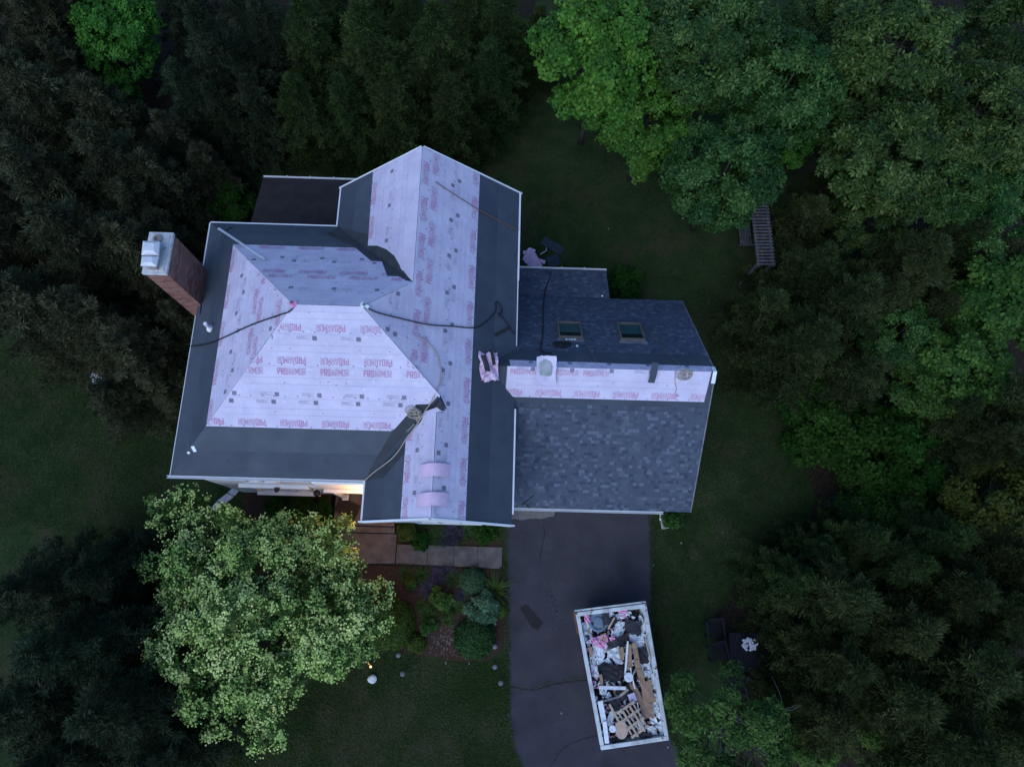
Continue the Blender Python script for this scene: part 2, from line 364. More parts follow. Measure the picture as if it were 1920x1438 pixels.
xv = xe - (hg - he) / p                       # where the garage ridge dies into the east slope
yv = ysg + (he - hs) / pg; yv2 = yr + (hg - he) / pg
GS = Slope((xe - .15, ysg, hs), (1, 0, 0), 0, pg, [(xe - .15, ysg), (xg, ysg), (xg, yr), (xv, yr), (xe, yv), (xe - .15, yv)])
GN = Slope((xg, yng, hn), (-1, 0, 0), 0, -pg, [(xg, yng), (xe - .15, yng), (xe - .15, yv2), (xe, yv2), (xv, yr), (xg, yr)])
xgl = px(1137, 512, 2.2).x; yl = px(1137, 508, 2.15).y; pl_ = (hn - 2.15) / (yl - yng)
GL = Slope((xgl, yl, 2.15), (-1, 0, 0), 0, -pl_, [(xgl, yl), (xe - .15, yl), (xe - .15, yng), (xgl, yng)])
SL['GS'], SL['GN'], SL['GL'] = GS, GN, GL

def slope_solid(s, th=.10, w0=0):
    mb = MB(); n = len(s.poly); T = [s.at(u, v, w0) for u, v in s.uvp]; B = [q - Vector((0, 0, th)) for q in T]
    mb.add(T + B, [tuple(range(n)), tuple(range(n, 2 * n))[::-1]] + [(i + n, (i + 1) % n + n, (i + 1) % n, i) for i in range(n)]); return mb
def tri_obj(o):
    bm = bmesh.new(); bm.from_mesh(o.data); bmesh.ops.triangulate(bm, faces=[f for f in bm.faces if len(f.verts) > 4], ngon_method='EAR_CLIP'); bm.to_mesh(o.data); bm.free(); return o
slope_obj = {}
for k, nm in (('W', 'roof_slope'), ('S', 'roof_slope'), ('N', 'roof_slope'), ('E', 'roof_slope'), ('NW', 'roof_slope'), ('SW', 'roof_slope'), ('GS', 'garage_roof'), ('GN', 'garage_roof'), ('GL', 'porch_roof')):
    slope_obj[k] = tri_obj(slope_solid(SL[k]).build(nm, M['membrane'], house))

# ---- printed underlayment -------------------------------------------------
def clip_band(uvpoly, v0, v1, wfun, s, name, m, parent, ulim=None, sub=True):
    bm = bmesh.new(); vs_ = [bm.verts.new((u, v, 0)) for u, v in uvpoly]
    for tr in tessellate_polygon([[Vector((u, v, 0)) for u, v in uvpoly]]): bm.faces.new([vs_[i] for i in tr])
    bmesh.ops.recalc_face_normals(bm, faces=bm.faces)
    for co, no in (((0, v0, 0), (0, -1, 0)), ((0, v1, 0), (0, 1, 0))) + ((((ulim[0], 0, 0), (-1, 0, 0)), ((ulim[1], 0, 0), (1, 0, 0))) if ulim else ()):
        bmesh.ops.bisect_plane(bm, geom=bm.verts[:] + bm.edges[:] + bm.faces[:], plane_co=co, plane_no=no, clear_outer=True)
    if not bm.faces: bm.free(); return None
    bmesh.ops.recalc_face_normals(bm, faces=bm.faces)
    if sum(f.normal.z for f in bm.faces) < 0: bmesh.ops.reverse_faces(bm, faces=bm.faces)
    off = WL[parent.name]
    for q in bm.verts: u, v = q.co.x, q.co.y; q.co = s.at(u, v, wfun(u, v)) - off
    me = bpy.data.meshes.new(name); bm.to_mesh(me); bm.free(); me.materials.append(m)
    o = bpy.data.objects.new(name, me); return link(o, parent)
LET = {}
def _letters():
    W_ = .46
    for bold in (0, 1):
        t = .11 if bold else .08; th = t * .8; q = {}
        r = lambda x0, y0, x1, y1: [(x0, y0), (x1, y0), (x1, y1), (x0, y1)]
        P = [r(0, 0, t, 1), r(t, 1 - th, W_ - .03, 1), r(t, .42, W_ - .03, .42 + th), r(W_ - t, .42 + th, W_, 1 - th)]
        q['P'] = P; q['R'] = P + [[(W_ * .42, .42), (W_ * .42 + t, .42), (W_ + .02, 0), (W_ + .02 - t, 0)]]
        q['O'] = [r(0, .06, t, .94), r(W_ - t, .06, W_, .94), r(.04, 0, W_ - .04, .06), r(t, .06, W_ - t, th), r(.04, .94, W_ - .04, 1), r(t, 1 - th, W_ - t, .94)]
        q['A'] = [[(0, 0), (t, 0), (W_ / 2, 1), (W_ / 2 - t * .8, 1)], [(W_ - t, 0), (W_, 0), (W_ / 2 + t * .8, 1), (W_ / 2, 1)], r(t * 1.1, .22, W_ - t * 1.1, .22 + th)]
        q['M'] = [r(0, 0, t * .9, 1), r(W_ + .08 - t * .9, 0, W_ + .08, 1), [(t * .9, 1), (t * .9, .7), (W_ / 2 + .04, .2), (W_ / 2 + .04, .52)], [(W_ / 2 + .04, .52), (W_ / 2 + .04, .2), (W_ + .08 - t * .9, .7), (W_ + .08 - t * .9, 1)]]
        LET[bold] = q
_letters()
def print_word(par, s, poly, uc, vc, h, flip, wz, x0=None, length=.80):
    """PROARMOR centred on (uc,vc), only the letters that lie wholly on the sheet"""
    adv = length / 8.; sg = -1 if flip else 1; sx = adv * .76 / .46; mb = MB()
    for i, ch in enumerate('PROARMOR'):
        for qi, q in enumerate(LET[1 if i < 3 else 0][ch]):
            pts = [(uc + sg * (-length / 2 + adv * i + x * sx), vc + sg * (y - .5) * h) for x, y in q]
            if all(in_poly(a, b, poly) for a, b in pts): mb.add([s.at(a, b, wz + (.0006 if (ch in 'AM' and qi == 1) else 0)) for a, b in pts], [(0, 1, 2, 3)], 0 if i < 3 else 1)
    if mb.f: mb.build('printed_word', [M['pink'], M['pinkpale']], par)
def rect(mb, s, poly, u0, v0, u1, v1, wz):
    if all(in_poly(a, b, poly) for a, b in ((u0, v0), (u1, v0), (u1, v1), (u0, v1))): mb.add([s.at(u0, v0, wz), s.at(u1, v0, wz), s.at(u1, v1, wz), s.at(u0, v1, wz)], [(0, 1, 2, 3)])
def dot(mb, s, poly, u, v, r, wz):
    if in_poly(u, v, poly): mb.add([s.at(u + r * math.cos(a * 1.0472), v + r * math.sin(a * 1.0472), wz) for a in range(6)], [tuple(range(6))])
def lay(key, outline, rows, phase=0, per=1.2, seed=0, vlist=None):
    """cover a slope with courses of printed sheet; rows: 'A' words on the lower edge head down, 'B' words on the upper edge"""
    s = SL[key]; rn = random.Random(seed); poly = outline
    vmax = max(v for u, v in poly)
    for k, ty in enumerate(rows):
        v0, v1 = vlist[k], vlist[k + 1]
        if v0 > vmax - .05: break
        wf = lambda u, v, v0=v0, k=k: .012 - .005 * min(1, max(0, (v - v0) / .97)) + .005 * math.sin(u * 5.1 + k + 1.5 * math.sin(v * 2)) * math.sin(v * 3.7 + 1.3 * k + math.sin(u * 1.7))
        wz = .0225
        o = clip_band(poly, v0, min(v1, vmax), wf, s, 'underlayment_sheet', M['sheet'], house)
        if o is None: continue
        um = [u for u, v in poly]; u0, u1 = min(um), max(um); ph = phase + rn.uniform(0, per)
        tx, co, pa, na = MB(), MB(), MB(), MB()
        u = u0 - ph
        h = v1 - v0
        while u < u1 + per:
            tv = v0 + .17 if ty == 'A' else v1 - .17
            cv = v1 - .12 if ty == 'A' else v0 + .12
            print_word(o, s, poly, u + .6, tv, .20, ty == 'A', wz)
            if tv < vmax:
                for dx in range(4):
                    rect(co, s, poly, u + .05 + dx * .032, cv - .06, u + .05 + dx * .032 + .022, cv + .05, wz)
                rect(co, s, poly, u + .05, cv - .075, u + .17, cv - .063, wz)
                for i in range(4): rect(pa, s, poly, u - .38, cv - .05 + i * .028, u - .02 - .07 * (i % 3), cv - .043 + i * .028, wz)
            u += per
        for lv in (v0 + .42, v0 + .62, v1 - .02):
            uu = u0
            while uu < u1: rect(pa, s, poly, uu, lv, min(uu + .25, u1), lv + .004, wz + .0004); uu += .25
        uu = u0 + .1
        while uu < u1: dot(na, s, poly, uu + rn.uniform(-.02, .02), v0 + .05 + rn.uniform(-.008, .008), .017, wz + .001); uu += .33
        if rn.random() < 2:
            for i in range(int((u1 - u0) / 1.1)): dot(na, s, poly, u0 + rn.uniform(0, u1 - u0), v0 + rn.uniform(.4, .6), .014, wz + .001)
        for mb, nm, mt in ((co, 'printed_code', 'inkgrey'), (pa, 'printed_lines', 'inkpale'), (na, 'nail_heads', 'ink')):
            if mb.f:
                q = mb.build(nm, M[mt], o)
                q['kind'] = 'stuff'
def ppx(key, lst): return [SL[key].pix(a, b) for a, b in lst]
uvx = lambda key, *pts: [SL[key].xy2uv(*q) for q in pts]
VL = [1.68, 2.65, 3.63, 4.60, 5.6]
def hipcut(key, corner, apex, v0):
    """point on a hip edge at slope distance v0"""
    a, b = SL[key].xy2uv(*corner), SL[key].xy2uv(*apex); t = (v0 - a[1]) / (b[1] - a[1]); return (a[0] + (b[0] - a[0]) * t, v0)
lay('S', [hipcut('S', (xw, ys), Wp, 1.68)] + ppx('S', [(733, 808), (741, 803), (781, 758), (822, 757), (825, 741)]) + uvx('S', Ep, Wp), 'ABAA', .3, seed=1, vlist=VL)
lay('W', [hipcut('W', (xw, yn), Wp, 1.72), hipcut('W', (xw, ys), Wp, 1.72)] + uvx('W', Wp), 'ABAA', .1, seed=2, vlist=VL)
lay('N', ppx('N', [(666, 465)]) + [hipcut('N', (xw, yn), Wp, 1.67)] + uvx('N', Wp, Ep, (rxN, vyN)) + ppx('N', [(762, 527), (748, 519), (726, 518), (716, 491), (696, 490)]), 'ABAB', .5, seed=3, vlist=VL)
eb = SL['E'].xy2uv(xe - 1.70 / math.sqrt(1 + p * p), yS)
lay('E', [(0.0, 1.70), (yN - yS, 1.70)] + uvx('E', (rxN, yN), (rxN, vyN), Ep) + ppx('E', [(826, 743), (838, 768)]) + uvx('E', (rxS, vyS - .25), (rxS, yS)), 'ABAB', .2, seed=4, vlist=[1.70, 2.62, 3.55, 4.5, 5.5])
lay('NW', [(0.0, 1.64)] + ppx('NW', [(690, 461), (708, 461), (725, 468), (740, 480), (750, 498), (752, 504), (765, 519)]) + uvx('NW', (rxN, vyN), (rxN, yN)), 'AB', .2, seed=5, vlist=[1.64, 2.72, 4.5])
lay('SW', ppx('SW', [(830, 772), (796, 772), (790, 790), (774, 807), (761, 822)]) + [(ys - yS, 1.66)] + uvx('SW', (rxS, yS), (rxS, vyS - .35)), 'AB', .4, seed=6, vlist=[1.66, 2.3, 4.0])
gu0 = GS.pix(947, 746)[0]
lay('GS', [(gu0, 4.20), (xg - xe + .15 - .17, 4.20), (xg - xe + .15 - .10, 5.24), (GS.xy2uv(.05, yr)[0], 5.24)], 'A', .1, seed=7, vlist=[4.20, 5.30])
gvm = GN.xy2uv(0, yr)[1]
for a, b in ((982, 693), (1062, 694), (1119, 695)):
    print_word(house, GS, GS.uvp, GS.pix(a, b)[0], 5.06, .17, False, .020)
lay('GN', [(.06, gvm - .34), (xg - .1, gvm - .36), (xg - .15, gvm), (.06, gvm)], 'B', .3, seed=8, vlist=[gvm - .36, gvm + .1])

# ---- membrane courses laid along the eaves, each 4 mm proud
for key, u0, u1, rows in (('S', .3, 9, ((.0, .92), (.88, 1.8))), ('W', .3, 8, ((0, .9), (.86, 1.85))), ('N', 0, 5, ((0, .9), (.86, 1.8))), ('E', 0, 11.1, ((0, .93), (.90, 1.8))), ('NW', 0, 2.5, ((0, .9), (.86, 1.8))), ('SW', 0, 1.3, ((0, .9), (.86, 1.75)))):
    for i, (a, b) in enumerate(rows):
        clip_band(SL[key].uvp, a, b, lambda u, v, i=i: .003 + .003 * i + .0015 * math.sin(u * 2.3), SL[key], 'membrane_sheet', M['membrane2' if (i + (key in 'WE')) % 2 else 'membrane'], house)
# dark valley flashing sheets and offcuts
def patch(key, pixels, m, name, w=.021, parent=house):
    s = SL[key]; mb = MB(); mb.add([s.at(*s.pix(a, b), w) for a, b in pixels], [tuple(range(len(pixels)))])
    o = mb.build(name, M[m], parent); bm = bmesh.new(); bm.from_mesh(o.data)
    if sum(f.normal.z for f in bm.faces) < 0: bmesh.ops.reverse_faces(bm, faces=bm.faces)
    bmesh.ops.triangulate(bm, faces=bm.faces, ngon_method='EAR_CLIP'); bm.to_mesh(o.data); bm.free(); return o
patch('S', [(684, 903), (700, 868), (733, 812), (742, 803), (781, 758), (822, 757), (826, 742), (828, 752), (797, 786), (757, 826)], 'membdark', 'valley_sheet', .008)
patch('SW', [(684, 903), (757, 828), (797, 788), (826, 748), (836, 770), (796, 771), (790, 790), (774, 807), (761, 822), (758, 850), (720, 895)], 'membdark', 'valley_sheet', .008)
patch('NW', [(634, 426), (690, 440), (690, 461), (708, 461), (725, 468), (740, 480), (750, 498), (765, 519), (772, 527), (700, 475)], 'membdark', 'valley_sheet', .010)
patch('N', [(634, 427), (772, 528), (762, 527), (748, 519), (726, 518), (716, 491), (696, 490), (666, 465), (612, 440)], 'membdark', 'valley_sheet', .008)
for key, a, b, wd in (('N', (424, 433), (436, 426), .10), ('N', (617, 436), (628, 443), .10), ('E', (928, 629), (954, 615), .12)):
    s = SL[key]; A, B = Vector(s.pix(*a)), Vector(s.pix(*b)); d = (B - A).normalized() * .0; nn = Vector((-(B - A).y, (B - A).x)).normalized() * wd / 2
    mb = MB(); mb.add([s.at(*(A - nn), .0108), s.at(*(B - nn), .0108), s.at(*(B + nn), .0108), s.at(*(A + nn), .0108)], [(0, 1, 2, 3)]); mb.add([s.at(*(A - nn), .016), s.at(*(B - nn), .016), s.at(*(B + nn), .016), s.at(*(A + nn), .016)], [(0, 1, 2, 3)]); mb.thing('membrane_strip', M['black'], {'(424, 433)': 'short black membrane strip at the chimney end of the north eave', '(617, 436)': 'short black membrane strip by the inside corner of the north eave', '(928, 629)': 'long black membrane strip on the slope above the skylights'}[str(a)], 'strip')

# ---- garage shingles ---------------------------------------------------------
EXP = .113
def shingle_mesh(wd, tone, hgt=EXP + .03):
    mb = MB(); t0, t1 = .013, .004
    mb.add([(0, 0, 0), (wd, 0, 0), (wd, hgt, 0), (0, hgt, 0), (0, 0, t0), (wd, 0, t0), (wd, hgt, t1), (0, hgt, t1)], [(4, 5, 6, 7), (0, 1, 5, 4), (1, 2, 6, 5), (3, 0, 4, 7)], tone=tone)
    return mb
SHM = {}
def shingles(key, uvpoly, v0, v1, parent, nobj, seed):
    s = SL[key]; rn = random.Random(seed); nb = int(round((v1 - v0) / EXP)); rows = []
    um = min(u for u, v in uvpoly); ux = max(u for u, v in uvpoly)
    cnt = 0; rest = MB(); off = WL[parent.name]; R3 = s.M(); q4 = R3.to_4x4()
    for r in range(nb - 1, -1, -1):
        v = v0 + r * EXP; u = um + rn.uniform(-.2, 0); 
        while u < ux:
            wi = rn.choice((.09, .12, .15, .19)); to = rn.choice((0, .2, .33, .33, .45, .5, .66, .66, .8, 1.0)) if rn.random() < .8 else .4
            hi = rn.choice((0, .004))
            a, b = max(u, um), min(u + wi, ux)
            if b - a > .03 and in_poly((a + b) / 2, v + EXP / 2, uvpoly):
                full = (b - a) > wi - 1e-6
                if cnt < nobj and full:
                    kk = (wi, to)
                    if kk not in SHM: SHM[kk] = shingle_mesh(wi - .003, to).mesh('shingle', M['shingle'], tones=True)
                    o = bpy.data.objects.new('shingle', SHM[kk]); COL.objects.link(o); o.parent = parent
                    o.matrix_local = Matrix.Translation(s.at(a, v, .003 + hi) - off) @ q4; cnt += 1
                else:
                    m2 = shingle_mesh(b - a - .003, to); rest.add([s.at(a, v, .003 + hi) + R3 @ Vector(c) for c in m2.v], m2.f, tone=to)
            u += wi
    if rest.f: tag(rest.build('shingle_courses', M['shingle'], parent, tones=True), kind='stuff')
gw = xg - xe + .15
shingles('GS', [(.12, .0), (gw, 0), (gw, 4.02), (GS.pix(962, 760)[0], 4.02), (.12, 3.2)], 0.0, 3.97, slope_obj['GS'], 300, 21)
shingles('GN', [(0.0, 0), (GN.xy2uv(xe, yng)[0] - .02, 0), (GN.xy2uv(xe, yng)[0] - .02, gvm - 1.0), (0, gvm - 1.0)], 0, gvm - 1.02, slope_obj['GN'], 0, 22)
shingles('GL', [(0, 0), (GL.uvp[1][0] - .15, 0), (GL.uvp[1][0] - .15, GL.uvp[2][1]), (0, GL.uvp[2][1])], 0, GL.uvp[2][1] - .02, slope_obj['GL'], 0, 23)
for i in range(3):  # plain membrane courses below the ridge on the north side of the garage
    clip_band(GN.uvp, gvm - 1.02 + .22 * i, gvm - .76 + .22 * i, lambda u, v, i=i: .004 + .003 * i, GN, 'membrane_sheet', M['membrane'], house)
clip_band(GS.uvp, 3.98, 4.24, lambda u, v: .006 + .0, GS, 'membrane_sheet', M['membrane'], house, ulim=(.5, gw))
clip_band(GS.uvp, 3.82, 3.86, lambda u, v: .020, GS, 'starter_strip', M['membrane'], house, ulim=(.4, gw))

# ---- lower north porch roof ------------------------------------------------
nz0, npit = 2.62, .25; ny0 = px(494, 333, nz0).y; nx0, nx1 = px(494, 333, nz0).x, px(668, 337, nz0).x
NP = Slope((nx1, ny0, nz0), (-1, 0, 0), 0, -npit, [(nx1, ny0), (nx0, ny0), (nx0, yn - .1), (nx1, yn - .1)]); SL['NP'] = NP
npo = slope_solid(NP, .14).build('porch_roof', M['oldroof'], house)
mb = MB()
for i in range(27):
    v = .003 + i * .142
    mb.add([NP.at(0, v, .002), NP.at(nx1 - nx0, v, .002), NP.at(nx1 - nx0, v, .012), NP.at(0, v, .012), NP.at(nx1 - nx0, v + .14, .003), NP.at(0, v + .14, .003)], [(0, 1, 2, 3), (3, 2, 4, 5)])
mb.build('shingle_course', M['oldroof'], npo)

# ---- walls ---------------------------------------------------------------------
wx0, wx1, wyS, wyN = xw + .16, xe - .16, 2.80, yn - .14
wl = MB()
def wall_box(mb, x0, x1, y0, y1, z0, z1, t=.12):     # hollow run of four walls
    mb.box(((x0 + x1) / 2, y0 + t / 2, (z0 + z1) / 2), (x1 - x0, t, z1 - z0)); mb.box(((x0 + x1) / 2, y1 - t / 2, (z0 + z1) / 2), (x1 - x0, t, z1 - z0))
    mb.box((x0 + t / 2, (y0 + y1) / 2, (z0 + z1) / 2), (t, y1 - y0 - 2 * t - .002, z1 - z0)); mb.box((x1 - t / 2, (y0 + y1) / 2, (z0 + z1) / 2), (t, y1 - y0 - 2 * t - .002, z1 - z0))
def wallpart(name, boxes, m='siding'):
    mb = MB()
    for c, sz in boxes: mb.box(c, sz)
    return mb.build(name, M[m], house)
zt = he - .12
px0, px1, pzb = -6.20, -3.92, 2.20                     # porch recess
def span(x0, x1, y0, y1, z0, z1): return (((x0 + x1) / 2, (y0 + y1) / 2, (z0 + z1) / 2), (x1 - x0, y1 - y0, z1 - z0))
wallpart('wall', [span(wx0, px0, wyS, wyS + .15, 0, zt)])                       # south, left of the porch
wallpart('wall', [span(px0, px1, wyS, wyS + .15, pzb, zt)])                     # over the porch
wallpart('wall', [span(px0 - .12, px0, wyS + .152, 4.3, 0, pzb + .1)])          # porch west cheek
wallpart('wall', [span(px0, px1, 4.3, 4.45, 0, pzb + .1)])                      # porch back
wallpart('porch_ceiling', [span(px0, px1 - .002, wyS + .152, 4.298, pzb, pzb + .06)], 'white')
wallpart('wall', [span(wx0, wx0 + .15, wyS + .152, wyN - .152, 0, zt)])         # west
wallpart('wall', [span(wx0, xn + .16, wyN - .15, wyN, 0, zt)])                  # north
wallpart('wall', [span(xn + .16, xn + .31, wyN - .15, yN - .28, 0, zt)])        # wing west
wallpart('wall', [span(px1, px1 + .15, yS + .472, 4.3, 0, zt)])                 # front wing west
wallpart('wall', [span(wx1 - .15, wx1, yS + .472, yN - .282, 0, zt)])           # east
def gable(y0, y1, x0, x1, xr, zr):
    mb = MB(); P = [(x0, 0), (x1, 0), (x1, zt), (xr, zr), (x0, zt)]; n = 5
    mb.add([(x, y0, z) for x, z in P] + [(x, y1, z) for x, z in P], [tuple(range(n)), tuple(range(n, 2 * n))[::-1]] + [(i + n, (i + 1) % n + n, (i + 1) % n, i) for i in range(n)]); return mb.build('gable_wall', M['siding'], house)
gable(yS + .34, yS + .47, px1, wx1, rxS, hS - .2); gable(yN - .28, yN - .13, xn + .16, wx1, rxN, hN - .2)
# garage walls
wallpart('wall', [span(.2, xg - .25, ysg + .3, ysg + .42, 2.15, hs - .0)]); wallpart('wall', [span(.2, .55, ysg + .3, ysg + .42, 0, 2.148)]); wallpart('wall', [span(xg - .6, xg - .25, ysg + .3, ysg + .42, 0, 2.148)])
mb = MB(); P = [(ysg + .422, 0), (yng - .3, 0), (yng - .3, hn - .1), (yr, hg - .2), (ysg + .422, hs)]
mb.add([(xg - .37, y, z) for y, z in P] + [(xg - .25, y, z) for y, z in P], [(0, 1, 2, 3, 4), (9, 8, 7, 6, 5)] + [(i, i + 5, (i + 1) % 5 + 5, (i + 1) % 5) for i in range(5)]); mb.build('gable_wall', M['siding'], house)
wallpart('wall', [span(xgl, xg - .372, yng - .3, yng - .18, 0, hn - .12)]); wallpart('wall', [span(.2, xgl - .1, yl - .3, yl - .18, 0, 2.0)]); wallpart('wall', [span(xgl - .22, xgl - .1, yng - .3, yl - .302, 0, 2.0)])
gd = MB(); gd.box(((.55 + xg - .6) / 2, ysg + .36, 1.07), (xg - 1.15, .05, 2.14)); gdo = gd.build('garage_door', M['white'], house)
for i in range(4):
    for j in range(8):
        mb = MB(); mb.box((.55 + (j + .5) * (xg - 1.15) / 8, ysg + .328, .27 + i * .53), ((xg - 1.15) / 8 - .12, .02, .40)); mb.build('panel', M['white'], gdo, bevel=.008)
# porch slab, step, header beam, post, door, lamp
mb = MB(); mb.prism([(px0 + .02, 1.66), (px1 - .02, 1.66), (px1 - .02, 4.29), (px0 + .02, 4.29)], 0, .40); mb.build('porch_floor', M['porch'], house, bevel=.02)
mb = MB(); mb.prism([(px0 + .02, 1.42), (px1 - .02, 1.42), (px1 - .02, 1.655), (px0 + .02, 1.655)], 0, .22); mb.build('porch_step', M['concrete'], house, bevel=.02)
mb = MB(); mb.box(((px0 + px1) / 2 - .0, wyS - .04, 2.95), (px1 - px0 - .01, .07, 1.66)); mb.box(((px0 + px1) / 2, wyS - .10, 2.13), (px1 - px0 - .02, .16, .12)); mb.build('porch_fascia', M['white'], house, bevel=.008)
po = MB(); po.box((-5.80, 2.66, 1.23), (.13, .13, 1.65)); po.box((-5.80, 2.66, .46), (.22, .22, .11)); po.build('porch_post', M['white'], house, bevel=.008)
dr = MB(); dr.box((-4.9, 4.27, 1.28), (.95, .05, 1.74)); dro = dr.build('front_door', M['tanframe'], house)
mb = MB()
for z in (.75, 1.28, 1.8):
    for x in (-5.12, -4.68): mb.box((x, 4.238, z), (.32, .02, .42))
mb.build('door_panel', M['tanframe'], dro); mb = MB(); mb.lathe((-4.52, 4.22, 1.35), [(.03, -.03), (.035, 0), (.03, .03)], 10); mb.build('door_knob', M['steel'], dro)
# windows on the south wall
def window(x0, x1, z0, z1, y, n, sill=True):
    mb = MB(); t = .09
    mb.box(((x0 + x1) / 2, y - .03, z0 + t / 2), (x1 - x0, .08, t)); mb.box(((x0 + x1) / 2, y - .03, z1 - t / 2), (x1 - x0, .08, t))
    for i in range(n + 1): mb.box((x0 + t / 2 + (x1 - x0 - t) * i / n, y - .029, (z0 + z1) / 2), (t, .076, z1 - z0 - 2 * t - .002))
    o = mb.build('window', M['white'], house)
    for i in range(n):
        a, b = x0 + (x1 - x0) * i / n + t * .6, x0 + (x1 - x0) * (i + 1) / n - t * .6
        q = MB(); q.box(((a + b) / 2, y - .006, (z0 + z1) / 2), (b - a, .01, z1 - z0 - 2 * t)); q.build('pane', M['glass'], o)
        q = MB(); q.box(((a + b) / 2, y - .035, (z0 + z1) / 2), (b - a, .035, .04)); q.build('sash_rail', M['white'], o)
    if sill: q = MB(); q.box(((x0 + x1) / 2, y - .09, z0 - .04), (x1 - x0 + .2, .18, .06)); q.build('sill', M['white'], o)
    return o
w1 = window(-8.80, -6.72, .95, 2.45, wyS, 3)
mb = MB(); mb.box((-7.76, wyS - .07, 2.66), (2.35, .14, .14)); mb.build('window_hood', M['white'], house, bevel=.015)
window(-8.4, -7.3, 3.5, 4.6, wyS, 2, False); window(-2.4, -1.3, 3.6, 4.8, yS + .34, 2, False); window(-3.0, -.7, .9, 2.3, yS + .34, 3, False)
# shutter panel and a round black floodlight beside the porch
mb = MB(); mb.box((-6.42, wyS - .02, 2.35), (.34, .04, .8)); [mb.box((-6.42, wyS - .05, 2.02 + .08 * i), (.28, .02, .05)) for i in range(9)]; mb.build('shutter', M['siding'], house)
fl = MB(); fl.lathe((-6.52, wyS - .16, 1.75), [(.05, -.14), (.11, -.08), (.12, .06), (.09, .10), (.03, .12)], 14); fl.box((-6.52, wyS - .06, 1.82), (.06, .12, .06)); fl.build('wall_lantern', M['black'], house)
fl = MB(); fl.box((-7.62, wyS - .17, 2.75), (.16, .1, .09)); fl.lathe((-7.62, wyS - .24, 2.75), [(.03, -.05), (.05, 0), (.05, .04)], 10); fl.build('camera_housing', M['black'], house)

# ---- eave trim ------------------------------------------------------------------
def trim(name, a, b, wd=.05, h=.10, m='white', dz=-.045):
    mb = MB(); mb.bar(Vector(a) + Vector((0, 0, dz)), Vector(b) + Vector((0, 0, dz)), wd, h); return mb.build(name, M[m], house)
def gutter(a, b, out, hang=.6):
    a, b, out = Vector(a), Vector(b), Vector(out); mb = MB(); L = (b - a).length; d = (b - a).normalized()
    prof = [(0, .0), (0, -.09), (.06, -.09), (.085, -.01), (.073, -.01), (.052, -.08), (.012, -.08), (.012, 0)]
    n = len(prof); mb.add([a + out * x + Vector((0, 0, z)) for x, z in prof] + [b + out * x + Vector((0, 0, z)) for x, z in prof], [(i, (i + 1) % n, (i + 1) % n + n, i + n) for i in range(n)] + [tuple(range(n)), tuple(range(n, 2 * n))[::-1]])
    k = int(L / hang)
    for i in range(1, k): mb.box(a + d * (L * i / k) + out * .05 + Vector((0, 0, -.004)), (.03 if abs(d.x) > .5 else .13, .13 if abs(d.x) > .5 else .03, .012))
    return mb.build('gutter', M['white'], house)
gutter((xw - .12, ys - .012, he - .01), (xs - .02, ys - .012, he - .01), (0, -1, 0), 40)
trim('drip_edge', (xw - .01, yn + .02, he), (xn, yn + .02, he), .045); trim('drip_edge', (xw - .028, yn, he), (xw - .028, yn - 2.05, he), .04)
trim('drip_edge', (xw - .02, yn - 3.3, he), (xw - .02, ys, he), .02, .09)
trim('drip_edge', (xn - .02, yn + .05, he), (xn - .02, yN, he), .045)
trim('drip_edge', (xe + .028, 9.3, he), (xe + .028, yN, he), .055); trim('drip_edge', (xe + .022, yv2 + .1, he), (xe + .022, 9.29, he), .03); trim('drip_edge', (xe + .03, yS + .3, he), (xe + .03, yv - .35, he), .05)
trim('drip_edge', (xs - .025, yS, he), (xs - .025, ys - .02, he), .05)
for a, b, nm in (((xs - .05, yS - .03, he - .13), (rxS, yS - .03, hS - .10), 'rake_board'), ((rxS, yS - .03, hS - .10), (xe + .02, yS - .03, he - .13), 'rake_board'), ((xn - .04, yN + .03, he - .11), (rxN, yN + .03, hN - .09), 'rake_board'), ((rxN, yN + .03, hN - .09), (xe + .05, yN + .03, he - .11), 'rake_board')):
    mb = MB(); mb.bar(a, b, .05, .24 if a[1] < 5 else .16); mb.build(nm, M['white'], house)
gutter((xe - .12, ysg - .012, hs - .01), (xg - .9, ysg - .012, hs - .01), (0, -1, 0), 40)
gutter((xgl + .02, yl + .012, 2.14), (xe + .02, yl + .012, 2.14), (0, 1, 0), .85); gutter((nx1 + .02, ny0 + .012, nz0 - .01), (nx0 - .02, ny0 + .012, nz0 - .01), (0, 1, 0), .8)
gutter((xe + .045, ysg + .1, hs + .55), (xe + .045, ysg + 2.45, hs + 2.55), (1, 0, 0), 40) if False else None
for s_, a, b in ((GS, 0, 5.2), (GN, 0, gvm)):
    u = s_.xy2uv(xg + .02, 5 if s_ is GS else 8)[0]; mb = MB(); mb.bar(s_.at(u, a, -.06), s_.at(u, b - (.12 if s_ is GN else .14), -.06), .035, .16, up=s_.n); mb.build('rake_board', M['greywood'], house)
mb = MB(); q = Vector((xg + .06, yr, hg))  # bright end cap on the garage ridge
mb.add([q + Vector(c) for c in ((-.12, -.30, -.24), (.0, -.30, -.24), (.0, 0, .04), (-.12, 0, .04), (-.12, .22, -.16), (.0, .22, -.16), (.0, -.30, -.42), (.0, .22, -.34))], [(0, 1, 2, 3), (3, 2, 5, 4), (1, 6, 7, 5, 2)]); mb.build('ridge_end_cap', M['white'], house)

